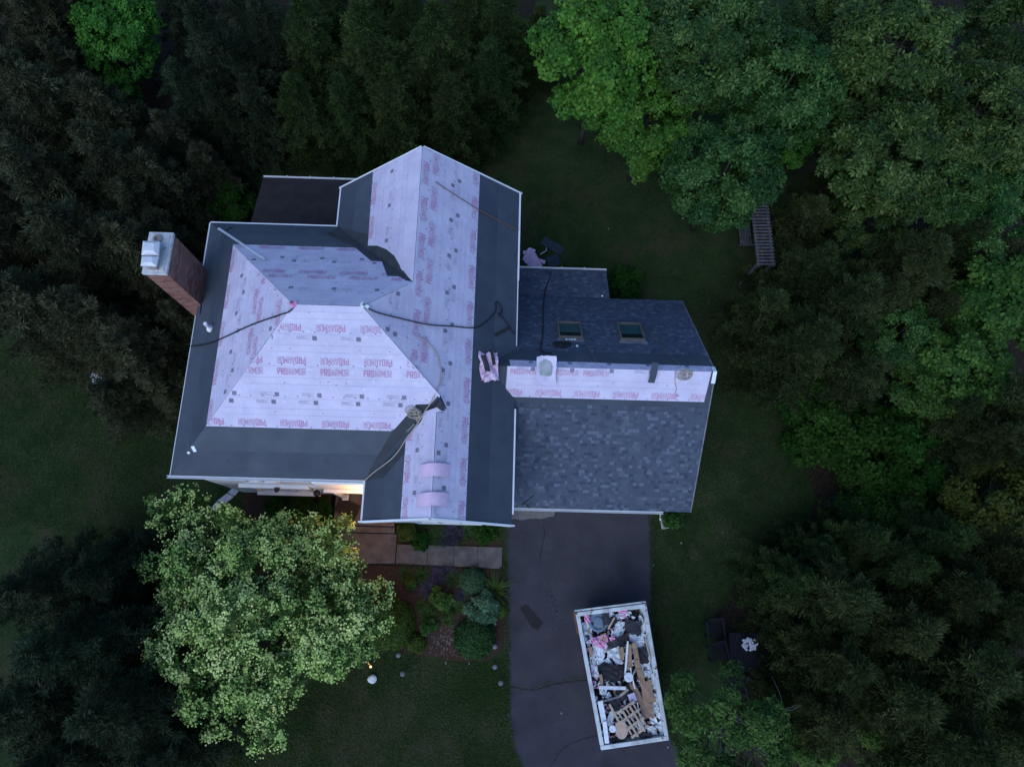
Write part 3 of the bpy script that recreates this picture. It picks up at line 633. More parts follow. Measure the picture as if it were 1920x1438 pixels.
# ---- skylights --------------------------------------------------------------------
for q in ([(1045, 610), (1085, 608), (1093, 637), (1047, 635)], [(1157, 612), (1200, 610), (1208, 641), (1163, 638)]):
    uv = [Vector(GN.pix(*c)) for c in q]; u0, u1 = min(c.x for c in uv), max(c.x for c in uv); v0, v1 = min(c.y for c in uv), max(c.y for c in uv); t = .055
    sk = MB()
    def slab(mb, a0, b0, a1, b1, w0, w1):
        mb.add([GN.at(a, b, w_) for w_ in (w0, w1) for a, b in ((a0, b0), (a1, b0), (a1, b1), (a0, b1))], [(3, 2, 1, 0), (4, 5, 6, 7), (0, 1, 5, 4), (1, 2, 6, 5), (2, 3, 7, 6), (3, 0, 4, 7)])
    slab(sk, u0, v0, u1, v0 + t, .003, .11); slab(sk, u0, v1 - t, u1, v1, .003, .11); slab(sk, u0, v0 + t, u0 + t, v1 - t, .003, .11); slab(sk, u1 - t, v0 + t, u1, v1 - t, .003, .11)
    so = sk.build('skylight', M['tanframe'], house)
    vm = v0 + (v1 - v0) * .62
    a = MB(); slab(a, u0 + t, v0 + t, u1 - t, vm, .03, .05); a.build('blind', M['teal'], so); a = MB(); slab(a, u0 + t, vm, u1 - t, v1 - t, .03, .046); a.build('pane', M['glass'], so)
    a = MB(); slab(a, u0 - .05, v1, u1 + .05, v1 + .16, .017, .028); a.build('flashing', M['greywood'], so)

# ---- chimney ---------------------------------------------------------------------
cx0, cx1, cy0, cy1, ch = -10.4217, -9.7223, 8.0149, 9.3244, 8.0334
bx0, bx1, by0, by1, bz = cx0 + .04, cx1 - .02, cy0 + .03, cy1 - .03, ch - .10
mb = MB(); mb.box(((bx0 + bx1) / 2, (by0 + by1) / 2, bz / 2), (bx1 - bx0 - .03, by1 - by0 - .03, bz)); chim = mb.build('chimney', M['mortar'], house)
BM = {}; rn = random.Random(3); cnt = 0; rest = MB(); off = WL[house.name]
CH = .077
def brick_mesh(L, to):
    k = (round(L, 2), to)
    if k not in BM:
        b = MB(); b.box((L / 2, 0, CH / 2), (L - .011, .05, CH - .011), tone=to); BM[k] = b
    return k
BMM = {}
for r in range(int(bz / CH) - 1, -1, -1):
    z = bz - (int(bz / CH) - r) * CH
    for face in ('E', 'S', 'N', 'W'):
        L = (by1 - by0) if face in 'EW' else (bx1 - bx0); u = 0; first = .10 if r % 2 else .21
        while u < L - .02:
            wd = min(first if u == 0 else .21, L - u); to = rn.choice((0, .33, .33, .66, 1, .5))
            k = brick_mesh(wd, to)
            if face == 'E': T = Matrix.Translation((bx1 - .025, by0 + u, z)) @ Matrix.Rotation(math.pi / 2, 4, 'Z')
            elif face == 'W': T = Matrix.Translation((bx0 + .025, by1 - u, z)) @ Matrix.Rotation(-math.pi / 2, 4, 'Z')
            elif face == 'S': T = Matrix.Translation((bx0 + u, by0 + .0255, z))
            else: T = Matrix.Translation((bx1 - u, by1 - .0255, z)) @ Matrix.Rotation(math.pi, 4, 'Z')
            if face in 'ES' and cnt < 290:
                if k not in BMM: BMM[k] = BM[k].mesh('brick', M['brick'], tones=True)
                o = bpy.data.objects.new('brick', BMM[k]); COL.objects.link(o); o.parent = chim; o.matrix_local = Matrix.Translation(-off) @ T; cnt += 1
            elif face in 'ES' or r % 1 == 0:
                rest.add([T @ Vector(c) for c in BM[k].v], BM[k].f, tone=to)
            u += wd
tag(rest.build('brickwork', M['brick'], chim, tones=True), kind='stuff')
mb = MB(); mb.box(((cx0 + cx1) / 2, (cy0 + cy1) / 2, ch - .045), (cx1 - cx0, cy1 - cy0, .11)); mb.box(((cx0 + cx1) / 2, (cy0 + cy1) / 2, ch + .02), (cx1 - cx0 - .14, cy1 - cy0 - .14, .03)); mb.build('chimney_crown', M['slab'], chim, bevel=.012)
mb = MB(); c = px(296, 449, ch + .04); mb.lathe(c, [(.13, 0), (.14, .05), (.08, .07), (.07, .02)], 7); mb.build('flue_collar', M['mortar'], chim)
for q in ([(268, 452), (299, 453), (297, 479), (265, 478)], [(266, 480), (297, 481), (293, 499), (263.5, 498)]):
    C = [px(a, b, ch + .36) for a, b in q]; cc = sum(C, Vector()) / 4; mb = MB()
    inn = [cc + (c - cc) * .55 + Vector((0, 0, .09)) for c in C]; low = [c - Vector((0, 0, .05)) for c in C]
    mb.add(C + inn + low, [(4, 7, 6, 5)] + [(i, i + 4, (i + 1) % 4 + 4, (i + 1) % 4) for i in range(4)] + [(i, (i + 1) % 4, (i + 1) % 4 + 8, i + 8) for i in range(4)] + [(8, 9, 10, 11)])
    o = mb.build('flue_cap', M['zinc'], chim); bm = bmesh.new(); bm.from_mesh(o.data); bmesh.ops.recalc_face_normals(bm, faces=bm.faces); bm.to_mesh(o.data); bm.free()
    mb = MB(); mb.box(cc - Vector((0, 0, .2)), (.24, .24, .30)); mb.build('flue', M['mortar'], chim)
Ws = SL['W']
mb = MB(); mb.tube(spline([Ws.at(*Ws.pix(a, b), .02) for a, b in ((388, 506), (382, 520), (377, 533), (377, 555), (378, 575), (376, 589))], 3), .018, 5); mb.build('chimney_flashing', M['black'], chim)
# vent pipe on the west slope and soil pipe
A = Ws.at(*Ws.pix(395, 616), 0); mb = MB(); mb.tube([A, A + Vector((0, 0, .42))], .055, 12); mb.lathe(A, [(.13, .01), (.075, .12), (.06, .14)], 12); mb.build('vent_pipe', M['white'], house)
# ================================================================== things lying on the roof
def roofhit(x, y, w=0):
    best = None
    for k, s in SL.items():
        P = on_plane(x, y, s.a, s.b, s.c)
        if in_poly(P.x, P.y, s.poly) and (best is None or P.z > best[0].z): best = (P, s)
    return (best[0] + best[1].n * w) if best else None
def surf(x, y, w=.02):
    q = roofhit(x, y, w); return q if q is not None else px(x, y, .03)
def rope(name, pix, r, m, label, cat, w=.04, n=5, extra=None, thing=True):
    P = []
    for i in range(len(pix) - 1):
        (a, b), (c, d) = pix[i], pix[i + 1]; k = max(2, int(math.hypot(c - a, d - b) / 14))
        for j in range(k): P.append((a + (c - a) * j / k, b + (d - b) * j / k))
    P.append(pix[-1])
    # smooth the pixel path, then drape it
    Q = [Vector((a, b, 0)) for a, b in P]
    for _ in range(2): Q = [Q[0]] + [(Q[i - 1] + Q[i] * 2 + Q[i + 1]) / 4 for i in range(1, len(Q) - 1)] + [Q[-1]]
    pts = [surf(q.x, q.y, w) for q in Q]
    if extra: pts = pts + extra
    mb = MB(); mb.tube(spline(pts, 3), r, 6); return mb.thing(name, M[m], label, cat, smooth=True)
def coil(c, s, R, turns, r, mb, seed, squash=.7):
    rn = random.Random(seed); pts = []; u0, v0 = s.uv(c)
    for i in range(turns * 10):
        a = i / 10 * 2 * math.pi; rr = R * (.55 + .45 * math.sin(i * .37 + seed)) * rn.uniform(.85, 1.1)
        pts.append(s.at(u0 + rr * math.cos(a) + R * .25 * math.sin(i * .11), v0 + squash * rr * math.sin(a) + R * .2 * math.cos(i * .17), .03 + .0022 * i * .5 + rn.uniform(0, .02)))
    mb.tube(spline(pts, 3), r, 5)
rope('air_hose', [(360, 650), (382, 648), (402, 643), (430, 630), (468, 612), (505, 598), (535, 590), (548, 580), (552, 574)], .020, 'cord', 'black air hose snaking up the slope beside the chimney to the hip peak', 'hose')
rope('air_hose', [(684, 576), (700, 586), (730, 593), (770, 603), (805, 611), (850, 612), (884, 617), (899, 614), (915, 600), (932, 584), (927, 570), (930, 563), (936, 572), (943, 585), (936, 592), (928, 586), (940, 594), (954, 612), (963, 627)], .019, 'cord', 'long black hose running from the hip peak across the east slope with a loop', 'hose')
rope('power_cord', [(1033, 512), (1030, 526), (1021, 545), (1018, 580), (1018, 620), (1017, 640), (1011, 655), (1018, 665), (1034, 664)], .017, 'cord', 'thin black cord hanging down the shingles left of both skylights', 'cord')
rope('safety_rope', [(815, 342), (830, 352), (860, 372), (895, 394), (935, 415), (971, 432)], .013, 'ropered', 'rusty red rope stretched down the east slope of the north gable', 'rope')
rope('safety_rope', [(1066, 592), (1080, 600), (1086, 612), (1095, 640), (1104, 656), (1118, 682)], .012, 'ropebrown', 'brown rope passing the skylight nearer the main house', 'rope')
b = rope('safety_rope', [(1193, 601), (1215, 622), (1240, 652), (1262, 676), (1276, 688)], .012, 'ropebrown', 'brown rope running past the outer skylight to the coil on the garage ridge', 'rope')
rope('safety_rope', [(782, 632), (800, 640), (818, 662), (828, 695), (826, 716), (814, 742), (800, 770), (782, 800), (768, 815), (756, 835), (744, 855), (722, 872), (700, 887), (686, 901)], .015, 'rope', 'pale rope lying over the east hip and down the front valley to the eave', 'rope')
mb = MB(); coil(SL['S'].at(*SL['S'].pix(776, 772), 0), SL['S'], .22, 9, .012, mb, 2); coil(SL['S'].at(*SL['S'].pix(790, 785), 0), SL['S'], .15, 5, .012, mb, 5); mb.thing('rope_coil', M['rope'], 'tangled coil of pale rope in the front valley', 'rope', smooth=True)
mb = MB(); coil(GS.at(*GS.pix(1281, 700), 0), GS, .22, 9, .012, mb, 4, .9); mb.tube(spline([GS.at(*GS.pix(a, b), .03) for a, b in ((1266, 700), (1265, 715), (1268, 728), (1265, 738), (1272, 742))], 4), .012, 5); mb.thing('rope_coil', M['rope'], 'tangled coil of beige rope at the outer end of the garage ridge', 'rope', smooth=True)
mb = MB(); c = GN.at(*GN.pix(1054, 649), 0); coil(c, GN, .25, 6, .022, mb, 7, .5); mb.thing('cord_coil', M['cord'], 'dark bundle of coiled cord below the skylight nearer the main house', 'cord', smooth=True)
mb = MB(); a, b_ = SL['S'].at(*SL['S'].pix(778, 793), .05), SL['S'].at(*SL['S'].pix(765, 806), .05); mb.bar(a, b_, .06, .025, up=SL['S'].n); mb.lathe(b_, [(.05, -.015), (.05, .015)], 12); mb.thing('rope_grab', M['steel'], 'bright metal rope grab on the front valley rope', 'tool', bevel=.004)
for q, lab in (((548, 570), 'roof anchor with pink flagging at the west end of the hip ridge'), ((684, 574), 'roof anchor with pale flagging at the east end of the hip ridge')):
    P = surf(*q, .0); rn = random.Random(q[0]); mb = MB()
    mb.lathe(P, [(.07, -.01), (.07, .02), (.03, .03), (.03, .10), (.045, .11), (.03, .14)], 10)
    o = empty('roof_anchor', P, lab, 'anchor'); mb.build('anchor_post', M['steel'], o)
    f = MB()
    for i in range(5):
        a = rn.uniform(0, 6.28); d = Vector((math.cos(a), math.sin(a), 0)) * .13; s_ = Vector((-d.y, d.x, 0)) * .35; f.add([P + Vector((0, 0, .1)) - s_, P + Vector((0, 0, .1)) + s_, P + d + s_ + Vector((0, 0, .04)), P + d - s_ + Vector((0, 0, .03))], [(0, 1, 2, 3)])
    tag(f.build('flagging', M['scrapp'] if q[0] < 600 else M['scrapw'], o), kind='stuff')
# saddle strips bent over the front ridge
def saddle(yc, wd, half, lift, m, name, label, dark=True):
    mb = MB(); n = 12; V = []
    for i in range(n + 1):
        t = i / n * 2 - 1; x = rxS + t * half; z = hS - p * half * t * t + .045
        for dy in (-wd / 2, wd / 2): V.append((x, yc + dy + .02 * t, z))
    mb.add(V, [(2 * i, 2 * i + 2, 2 * i + 3, 2 * i + 1) for i in range(n)])
    V2 = [(a, b, c - .012) for a, b, c in V]; mb.add(V2, [(2 * i + 1, 2 * i + 3, 2 * i + 2, 2 * i) for i in range(n)])
    return mb.thing(name, M[m], label, 'strip', smooth=True)
y1 = on_plane(810, 880, -p, 0, SL['E'].c).y; y2 = on_plane(808, 935, -p, 0, SL['E'].c).y
M['sheetpink'] = mat('sheetpink', (.58, .40, .52), .55, (.64, .47, .59), 5, 5, .2, 10)
saddle(y1, .36, .42, .07, 'sheetpink', 'ridge_strip', 'pale pink sheet strip bent over the front gable ridge, farther from the gable edge')
saddle(y2, .36, .42, .07, 'sheetpink', 'ridge_strip', 'pale pink sheet strip bent over the front gable ridge, next to the gable edge')
# offcuts on the garage ridge
def crumple(c, w_, h_, ang, amp, seed, n=6, s=None, jag=.12, mb=None, curl=0, mi=0):
    rn = random.Random(seed); mb = mb or MB(); M3 = s.M() if s else Matrix.Identity(3); M3 = M3 @ Matrix.Rotation(ang, 3, 'Z'); V = []
    m_ = max(2, int(n * h_ / w_)) if h_ < w_ else n; k_ = n
    ph = [rn.uniform(0, 6.28) for _ in range(6)]
    for i in range(n + 1):
        for j in range(n + 1):
            x, y = (i / n - .5), (j / n - .5); e = (i in (0, n)) + (j in (0, n))
            z = amp * (math.sin(x * 7 + ph[0]) * math.sin(y * 6 + ph[1]) + .6 * math.sin((x + y) * 11 + ph[2]) + .4 * rn.uniform(-1, 1)) + curl * (x * x * 4)
            V.append(Vector(c) + M3 @ Vector((x * w_ * (1 + (rn.uniform(-jag, jag) if e else 0)), y * h_ * (1 + (rn.uniform(-jag, jag) if e else 0)), z + amp * 1.8)))
    mb.add(V, [(i * (n + 1) + j, (i + 1) * (n + 1) + j, (i + 1) * (n + 1) + j + 1, i * (n + 1) + j + 1) for i in range(n) for j in range(n)], mi); return mb
c = surf(917, 690, .03); c.z += .1; mb = crumple(c, .55, .9, .1, .06, 3, 9, None); mb.thing('sheet_offcut', M['sheetpink'], 'crumpled pink and white sheet offcut where garage ridge meets the main roof', 'offcut')
for i, (a, b_, w_, h_, an) in enumerate(((905, 688, .16, .55, .3), (924, 683, .10, .5, .2))):
    mb = crumple(surf(a, b_, .16) + Vector((0, 0, .22)), w_, h_, an, .02, 5 + i, 5, None); mb.thing('membrane_offcut', M['membdark'], 'torn black membrane shred on the crumpled pink offcut by the garage ridge', 'offcut', 'membrane shreds at the garage ridge')
mb = crumple(GS.at(*GS.pix(1024, 692), .08), .60, .98, .03, .012, 9, 8, GS, .04, curl=.05); mb.thing('sheet_offcut', M['sheet'], 'white curled sheet draped over the garage ridge under a grey metal piece', 'offcut')
def bent(pixs, wd, label, m, lift, name='ridge_piece'):
    a, b_ = Vector(GS.pix(*pixs[0])), Vector(GS.pix(*pixs[1])); mb = MB(); n = 10; V = []
    d = (b_ - a).normalized(); nn = Vector((-d.y, d.x)) * wd / 2
    for i in range(n + 1):
        t = i / n; q = a + (b_ - a) * t; w_ = .06 + lift * math.sin(math.pi * t)
        V += [GS.at(*(q - nn), w_), GS.at(*(q + nn), w_)]
    mb.add(V, [(2 * i, 2 * i + 1, 2 * i + 3, 2 * i + 2) for i in range(n)]); mb.add([v - Vector((0, 0, .015)) for v in V], [(2 * i, 2 * i + 2, 2 * i + 3, 2 * i + 1) for i in range(n)])
    mb.thing(name, M[m], label, 'offcut', smooth=True)
bent([(1023, 707), (1022, 668)], .36, 'curved grey metal ridge piece lying on the white sheet of the garage ridge', 'dullmetal', .12)
bent([(1220, 716), (1228, 678)], .20, 'dark grey membrane strip bent over the garage ridge', 'membrane', .08)
# small litter on the membrane of the front hip corner
for (a, b_, w_, h_, an, lab) in ((364, 841, .10, .19, .3, 'white card tab on the front hip corner, the larger one'), (354, 848, .08, .07, .6, 'small white scrap beside the card tab on the front hip corner')):
    c = surf(a, b_, .02); s_ = SL['W'] if a < 360 else SL['S']; mb = MB(); M3 = SL['S'].M() @ Matrix.Rotation(an, 3, 'Z'); mb.box(c, (w_, h_, .012), M=M3); mb.thing('card_tab', M['scrapw'], lab, 'scrap')
for (a, b_) in ((1062, 638), (1068, 638), (1073, 638), (1078, 638), (1082, 650), (1129, 556)):
    c = surf(a, b_, .02); mb = MB(); mb.lathe(c, [(.03, -.01), (.045, .01), (.03, .03), (.01, .035)], 6); mb.thing('foam_scrap', M['scrapw'], 'tiny white scrap lying on the shingles near the skylights', 'scrap', 'white scraps on the garage shingles')
mb = MB(); [mb.bar(GS.at(*GS.pix(*a), .035), GS.at(*GS.pix(*b_), .035), .04, .02, up=GS.n) for a, b_ in (((978, 946), (1000, 928)), ((982, 941), (993, 951)))]; mb.thing('shingle_hook', M['black'], 'black forked hook on the shingles above the driveway', 'tool')
# metal straight edge along the NW hip
s_ = SL['N']; mb = MB(); mb.bar(s_.at(*s_.pix(410, 430), .03), s_.at(*s_.pix(497, 488), .03), .07, .03, up=s_.n); mb.thing('metal_straightedge', M['zinc'], 'long grey metal bar lying along the north west hip', 'bar')

# ================================================================== dumpster
DC = [px(1079, 1148, 1.5), px(1212, 1131, 1.5), px(1255, 1387, 1.5), px(1127, 1406, 1.5)]   # NW NE SE SW of the rim
cen = sum(DC, Vector()) / 4; cen.z = 0.02
dump = empty('dumpster', cen, 'white open top dumpster heaped with roofing debris on the driveway', 'dumpster')
def P2(i, z, inset=0): c = Vector((cen.x, cen.y, DC[i].z)); q = DC[i] + (c - DC[i]).normalized() * inset * 1.3; return Vector((q.x, q.y, z))
for i in range(4):
    j = (i + 1) % 4; a, b_ = P2(i, 0), P2(j, 0); d = (b_ - a).normalized(); inn = Vector((cen.x, cen.y, 0)) - (a + b_) / 2; nn = Vector((-d.y, d.x, 0)); nn = nn if nn.dot(inn) > 0 else -nn
    sh = .02 * (i % 2)
    mb = MB(); e0, e1 = a + d * .12, b_ - d * .12; f0, f1 = a + d * .34, b_ - d * .34
    mb.add([e0 + nn * .07 + Vector((0, 0, 1.38)), e1 + nn * .07 + Vector((0, 0, 1.38)), f1 + nn * .30 + Vector((0, 0, .16)), f0 + nn * .30 + Vector((0, 0, .16)), e0 + nn * .12 + Vector((0, 0, 1.38)), e1 + nn * .12 + Vector((0, 0, 1.38)), f1 + nn * .35 + Vector((0, 0, .16)), f0 + nn * .35 + Vector((0, 0, .16))], [(0, 1, 2, 3), (7, 6, 5, 4), (0, 4, 5, 1), (3, 2, 6, 7), (1, 5, 6, 2), (0, 3, 7, 4)]); wall = mb.build('side_wall', M['dumpw'], dump)
    mb = MB(); mb.bar(a + nn * .065 + d * (.131 if i % 2 else .0) + Vector((0, 0, 1.44)), b_ + nn * .065 - d * (.131 if i % 2 else .0) + Vector((0, 0, 1.44)), .13, .12); mb.build('top_rail', M['dumpw'], dump, bevel=.015)
    k = int((b_ - a).length / .6)
    for q in range(1, k):
        c = a + (b_ - a) * (q / k); mb = MB(); mb.bar(c + nn * .27 + Vector((0, 0, .16)), c + nn * .045 + Vector((0, 0, 1.37)), .08, .06, up=d); mb.build('side_rib', M['dumpw'], dump)
mb = MB(); mb.prism([tuple(P2(i, 0, .36).xy) for i in range(4)], .14, .2); mb.build('floor_plate', M['rust'], dump)
for i in (0, 1): mb = MB(); a, b_ = P2(0, .08, .35 if i == 0 else 0), P2(3, .08); o_ = (P2(1, 0) - P2(0, 0)) * (.25 if i == 0 else .75); mb.bar(P2(0, .08) + o_, P2(3, .08) + o_, .12, .14); mb.build('skid_rail', M['rust'], dump)
dd = (P2(1, 0) - P2(0, 0)).normalized(); up_ = (P2(0, 0) - P2(3, 0)).normalized()
mb = MB(); mb.bar(P2(0, 1.35) + up_ * .05, P2(1, 1.35) + up_ * .05, .05, .25); mb.build('end_gate', M['dumpw'], dump)
mb = MB(); mb.box(P2(0, 1.15) - dd * .02 - up_ * .35, (.05, .75, .28), math.atan2(up_.y, up_.x) - math.pi / 2); mb.build('side_sign', M['rust'], dump)
for i, k in ((1, .05), (0, .03)): mb = MB(); mb.tube([P2(i, 1.2, k), P2(i, 1.56, k)], .035, 8); mb.build('hinge_pin', M['rust'], dump)
# heap of rubble that carries the loose pieces
hp = MB(); n = 26; rn = random.Random(12); V = []
def quadpt(s_, t_): return (P2(0, 0, .16) * (1 - s_) + P2(1, 0, .16) * s_) * (1 - t_) + (P2(3, 0, .16) * (1 - s_) + P2(2, 0, .16) * s_) * t_
for i in range(n + 1):
    for j in range(2 * n + 1):
        q = quadpt(i / n, j / (2 * n)); V.append((q.x + rn.uniform(-.03, .03), q.y + rn.uniform(-.03, .03), 1.02 + .10 * math.sin(i * .5 + j * .3) * math.sin(j * .41) + rn.uniform(-.06, .08)))
W_ = 2 * n + 1
hp.add(V, [])
for i in range(n):
    for j in range(2 * n): hp.f.append([i * W_ + j, i * W_ + j + 1, (i + 1) * W_ + j + 1, (i + 1) * W_ + j]); hp.m.append(0); hp.t.append(.5)
M['rubble'] = mat('rubble', (.016, .015, .016), .95, (.05, .045, .042), 7, 8, .8, 50)
mix_into(M['rubble'], (.35, .37, .38), 9, .63, .68, 4)
ho = hp.thing('debris_heap', M['rubble'], 'dark mass of broken shingles and dust filling the dumpster', 'debris', kind='stuff')
bm = bmesh.new(); bm.from_mesh(ho.data); bmesh.ops.recalc_face_normals(bm, faces=bm.faces)
if sum(f.normal.z for f in bm.faces) < 0: bmesh.ops.reverse_faces(bm, faces=bm.faces)
bm.to_mesh(ho.data); bm.free()
zi = [1.20]
def dz(): zi[0] += .0035; return zi[0]
PX = .0197
def piece(name, mk, x, y, w_, h_, an, m, label, group=None, amp=.03, flat=False, thick=.02, cat='debris'):
    c = px(x, y, 1.35); c.z = dz(); sd = int(x * 7 + y)
    if flat: mb = MB(); mb.box(c + Vector((0, 0, .05)), (w_ * PX, h_ * PX, thick), M=Matrix.Rotation(R_(an), 3, 'Z') @ Matrix.Rotation(R_(random.uniform(-6, 6)), 3, 'X') @ Matrix.Rotation(R_(random.uniform(-6, 6)), 3, 'Y')); return mb.thing(name, M[m], label, cat, group)
    return crumple(c, w_ * PX, h_ * PX, R_(an), amp, sd, 6).thing(name, M[m], label, cat, group)
WH = [(1103, 1186, 15, 35, 8), (1162, 1180, 17, 28, -12), (1205, 1174, 9, 36, 6), (1194, 1197, 25, 13, -8), (1200, 1210, 17, 14, 5), (1118, 1213, 12, 30, 8), (1128, 1222, 13, 34, -15), (1151, 1220, 24, 24, 10), (1139, 1242, 16, 12, 20), (1125, 1241, 11, 14, 0), (1158, 1235, 14, 18, 30), (1112, 1238, 10, 32, 8), (1164, 1155, 22, 9, 10), (1144, 1150, 12, 10, 40), (1176, 1150, 10, 7, 0), (1212, 1251, 17, 30, 10), (1118, 1259, 8, 18, 5),
      (1147, 1342, 10, 32, -20), (1224, 1277, 9, 24, 8), (1228, 1316, 10, 26, 8), (1223, 1369, 16, 13, 0), (1240, 1362, 14, 16, 40), (1225, 1349, 11, 14, 20), (1236, 1338, 12, 12, 0), (1225, 1331, 10, 10, 0), (1243, 1377, 9, 9, 10), (1131, 1294, 12, 14, 0), (1141, 1303, 8, 8, 30), (1174, 1372, 0, 0, 0), (1138, 1276, 9, 5, 10), (1213, 1262, 12, 10, 0)]
for (a, b_, w_, h_, an) in WH:
    if w_: piece('white_sheet_scrap', 0, a, b_, w_, h_, an, 'scrapw', 'crumpled pale sheet scrap in the dumpster', 'crumpled pale scraps in the dumpster', .028)
for (a, b_, w_, h_, an) in [(1188, 1176, 28, 24, -6), (1148, 1205, 20, 16, 15), (1168, 1202, 22, 20, 30), (1205, 1228, 18, 26, 10), (1150, 1255, 42, 16, -10), (1128, 1252, 14, 10, 0), (1146, 1268, 30, 16, 5), (1172, 1300, 26, 20, 20), (1212, 1382, 20, 14, 10), (1160, 1390, 26, 8, -8), (1152, 1320, 18, 22, 0), (1136, 1160, 14, 20, 10), (1150, 1163, 14, 12, 40), (1181, 1280, 12, 14, 0)]:
    piece('shingle_scrap', 0, a, b_, w_, h_, an, 'scrapd', 'torn black shingle scrap in the dumpster', 'torn black scraps in the dumpster', .022)
for (a, b_, w_, h_, an) in [(1130, 1198, 16, 14, 20), (1112, 1200, 9, 10, 0), (1100, 1160, 9, 12, 0), (1167, 1146, 16, 6, 10), (1124, 1208, 20, 9, -20), (1147, 1196, 9, 7, 30)]:
    piece('pink_scrap', 0, a, b_, w_, h_, an, 'scrapp', 'crumpled pink sheet scrap in the dumpster', 'crumpled pink scraps in the dumpster', .03)
for (a, b_, w_, h_, an, lab) in [(1214, 1297, 20, 36, 12, 'wide brown cardboard panel along the dumpster side'), (1198, 1308, 9, 58, 28, 'long narrow strip of cardboard lying diagonally beside the broken pallet'), (1213, 1333, 20, 22, 10, 'square brown cardboard flap near the broken pallet'), (1132, 1194, 9, 12, 15, 'small tan cardboard tab on pink scraps'), (1107, 1221, 7, 16, 10, 'brown paper wad against the dumpster side')]:
    piece('cardboard_piece', 0, a, b_, w_, h_, an, 'card', lab, None, .012, flat=False)
def stick(p0, p1, wd, th, m, lab, name, group=None):
    z = dz() + .09; a, b_ = px(*p0, 1.38), px(*p1, 1.38); a.z = z; b_.z = z + random.uniform(-.05, .04); mb = MB(); mb.bar(a, b_, wd, th); mb.thing(name, M[m], lab, 'debris', group, bevel=.004)
stick((1177, 1207), (1179, 1256), .19, .03, 'wood', 'wide brown plank in the dumpster, shorter of the three', 'plank'); stick((1187, 1204), (1199, 1262), .16, .03, 'wood', 'brown plank in the dumpster beside the black scrap', 'plank'); stick((1191, 1236), (1204, 1279), .18, .03, 'wood', 'brown plank in the dumpster pointing at the cardboard panel', 'plank')
stick((1164, 1212), (1166, 1236), .13, .03, 'wood', 'short brown board stub next to the white sheets', 'plank'); stick((1176, 1201), (1171, 1262), .06, .04, 'scrapw', 'thin white trim bar lying over the planks', 'trim_bar')
stick((1151, 1157), (1139, 1179), .055, .04, 'palewood', 'short pale stick next to the round grey tub', 'stick'); stick((1122, 1287), (1173, 1289), .11, .06, 'scrapw', 'white gutter length lying across the dumpster', 'gutter_length')
stick((1126, 1314), (1161, 1304), .06, .04, 'greywood', 'greenish grey batten above the pallet', 'batten'); stick((1161, 1303), (1177, 1291), .08, .04, 'palewood', 'pale batten meeting the greenish batten', 'batten')
stick((1180, 1250), (1189, 1290), .035, .035, 'scrapw', 'thin white pole beside the planks', 'pole'); stick((1193, 1314), (1200, 1350), .035, .035, 'scrapw', 'thin white pole lying over the pallet', 'pole')
stick((1124, 1312), (1132, 1352), .17, .04, 'scrapw', 'long white panel along the dumpster side, upper piece', 'trim_panel'); stick((1132, 1350), (1137, 1391), .14, .04, 'scrapw', 'long white panel along the dumpster side, lower piece', 'trim_panel'); stick((1125, 1262), (1127, 1282), .10, .03, 'wood', 'short brown board end near the white gutter length', 'board_end'); stick((1208, 1198), (1219, 1238), .04, .03, 'palewood', 'thin pale lath against the dumpster side', 'lath')
stick((1141, 1318), (1172, 1375), .07, .05, 'palewood', 'loose pallet rail beside the pallet', 'rail')
# broken pallet
pc = px(1184, 1346, 1.42); pc.z = dz() + .14; pal = empty('pallet', pc, 'broken pale wooden pallet lying on top of the debris', 'pallet')
Mz = Matrix.Rotation(R_(33), 3, 'Z')
for i in range(3): mb = MB(); mb.box(pc + Mz @ Vector((-.28 + .28 * i, 0, 0)), (.045, .95, .07), M=Mz); mb.build('stringer', M['palewood'], pal, bevel=.004)
for i in range(4): mb = MB(); mb.box(pc + Mz @ Vector((0, -.42 + .28 * i, .048)), (.68, .085, .022), M=Mz); mb.build('slat', M['palewood'], pal, bevel=.003)
for i in range(2): mb = MB(); mb.box(pc + Mz @ Vector((-.14 + .28 * i, -.05, .075)), (.07, .9, .02), M=Mz); mb.build('slat', M['palewood'], pal, bevel=.003)
c = px(1122.6, 1166, 1.4); c.z = 1.2; mb = MB(); mb.lathe(c, [(.33, 0), (.34, .10), (.32, .14), (.26, .15), (.25, .11), (.17, .10), (.165, .15), (.10, .16), (.03, .16)], 28); mb.thing('round_tub', M['drum'], 'round grey blue tub with stepped lid in a corner of the dumpster', 'tub', smooth=False, bevel=.006)
c = px(1164, 1366, 1.4); c.z = dz() + .06; mb = MB(); mb.prism([(c.x + .22 * math.cos(a) * (1 + .07 * math.sin(3 * a)) , c.y + .28 * math.sin(a)) for a in [i * 6.283 / 16 for i in range(16)]], c.z, c.z + .035); mb.thing('oval_board', M['tan'], 'tan oval board lying below the pallet', 'debris', bevel=.006)
for (a, b_, r) in ((1177, 1268, .15), (1147, 1364, .11), (1200, 1356, .11)):
    c = px(a, b_, 1.4); c.z = dz() + .09; mb = MB(); mb.lathe(c, [(r, 0), (r * 1.02, .02), (r * .5, .025), (r * .1, .015)], 14); mb.thing('white_disc', M['scrapw'], 'small round white disc among the dumpster debris', 'debris', 'round white discs in the dumpster')
c = px(1184, 1306, 1.4); c.z = dz() + .07; mb = MB(); mb.box(c, (.24, .26, .02), R_(20)); mb.thing('blue_card', M['sheet'], 'pale lavender card lying between gutter length and pallet', 'debris')

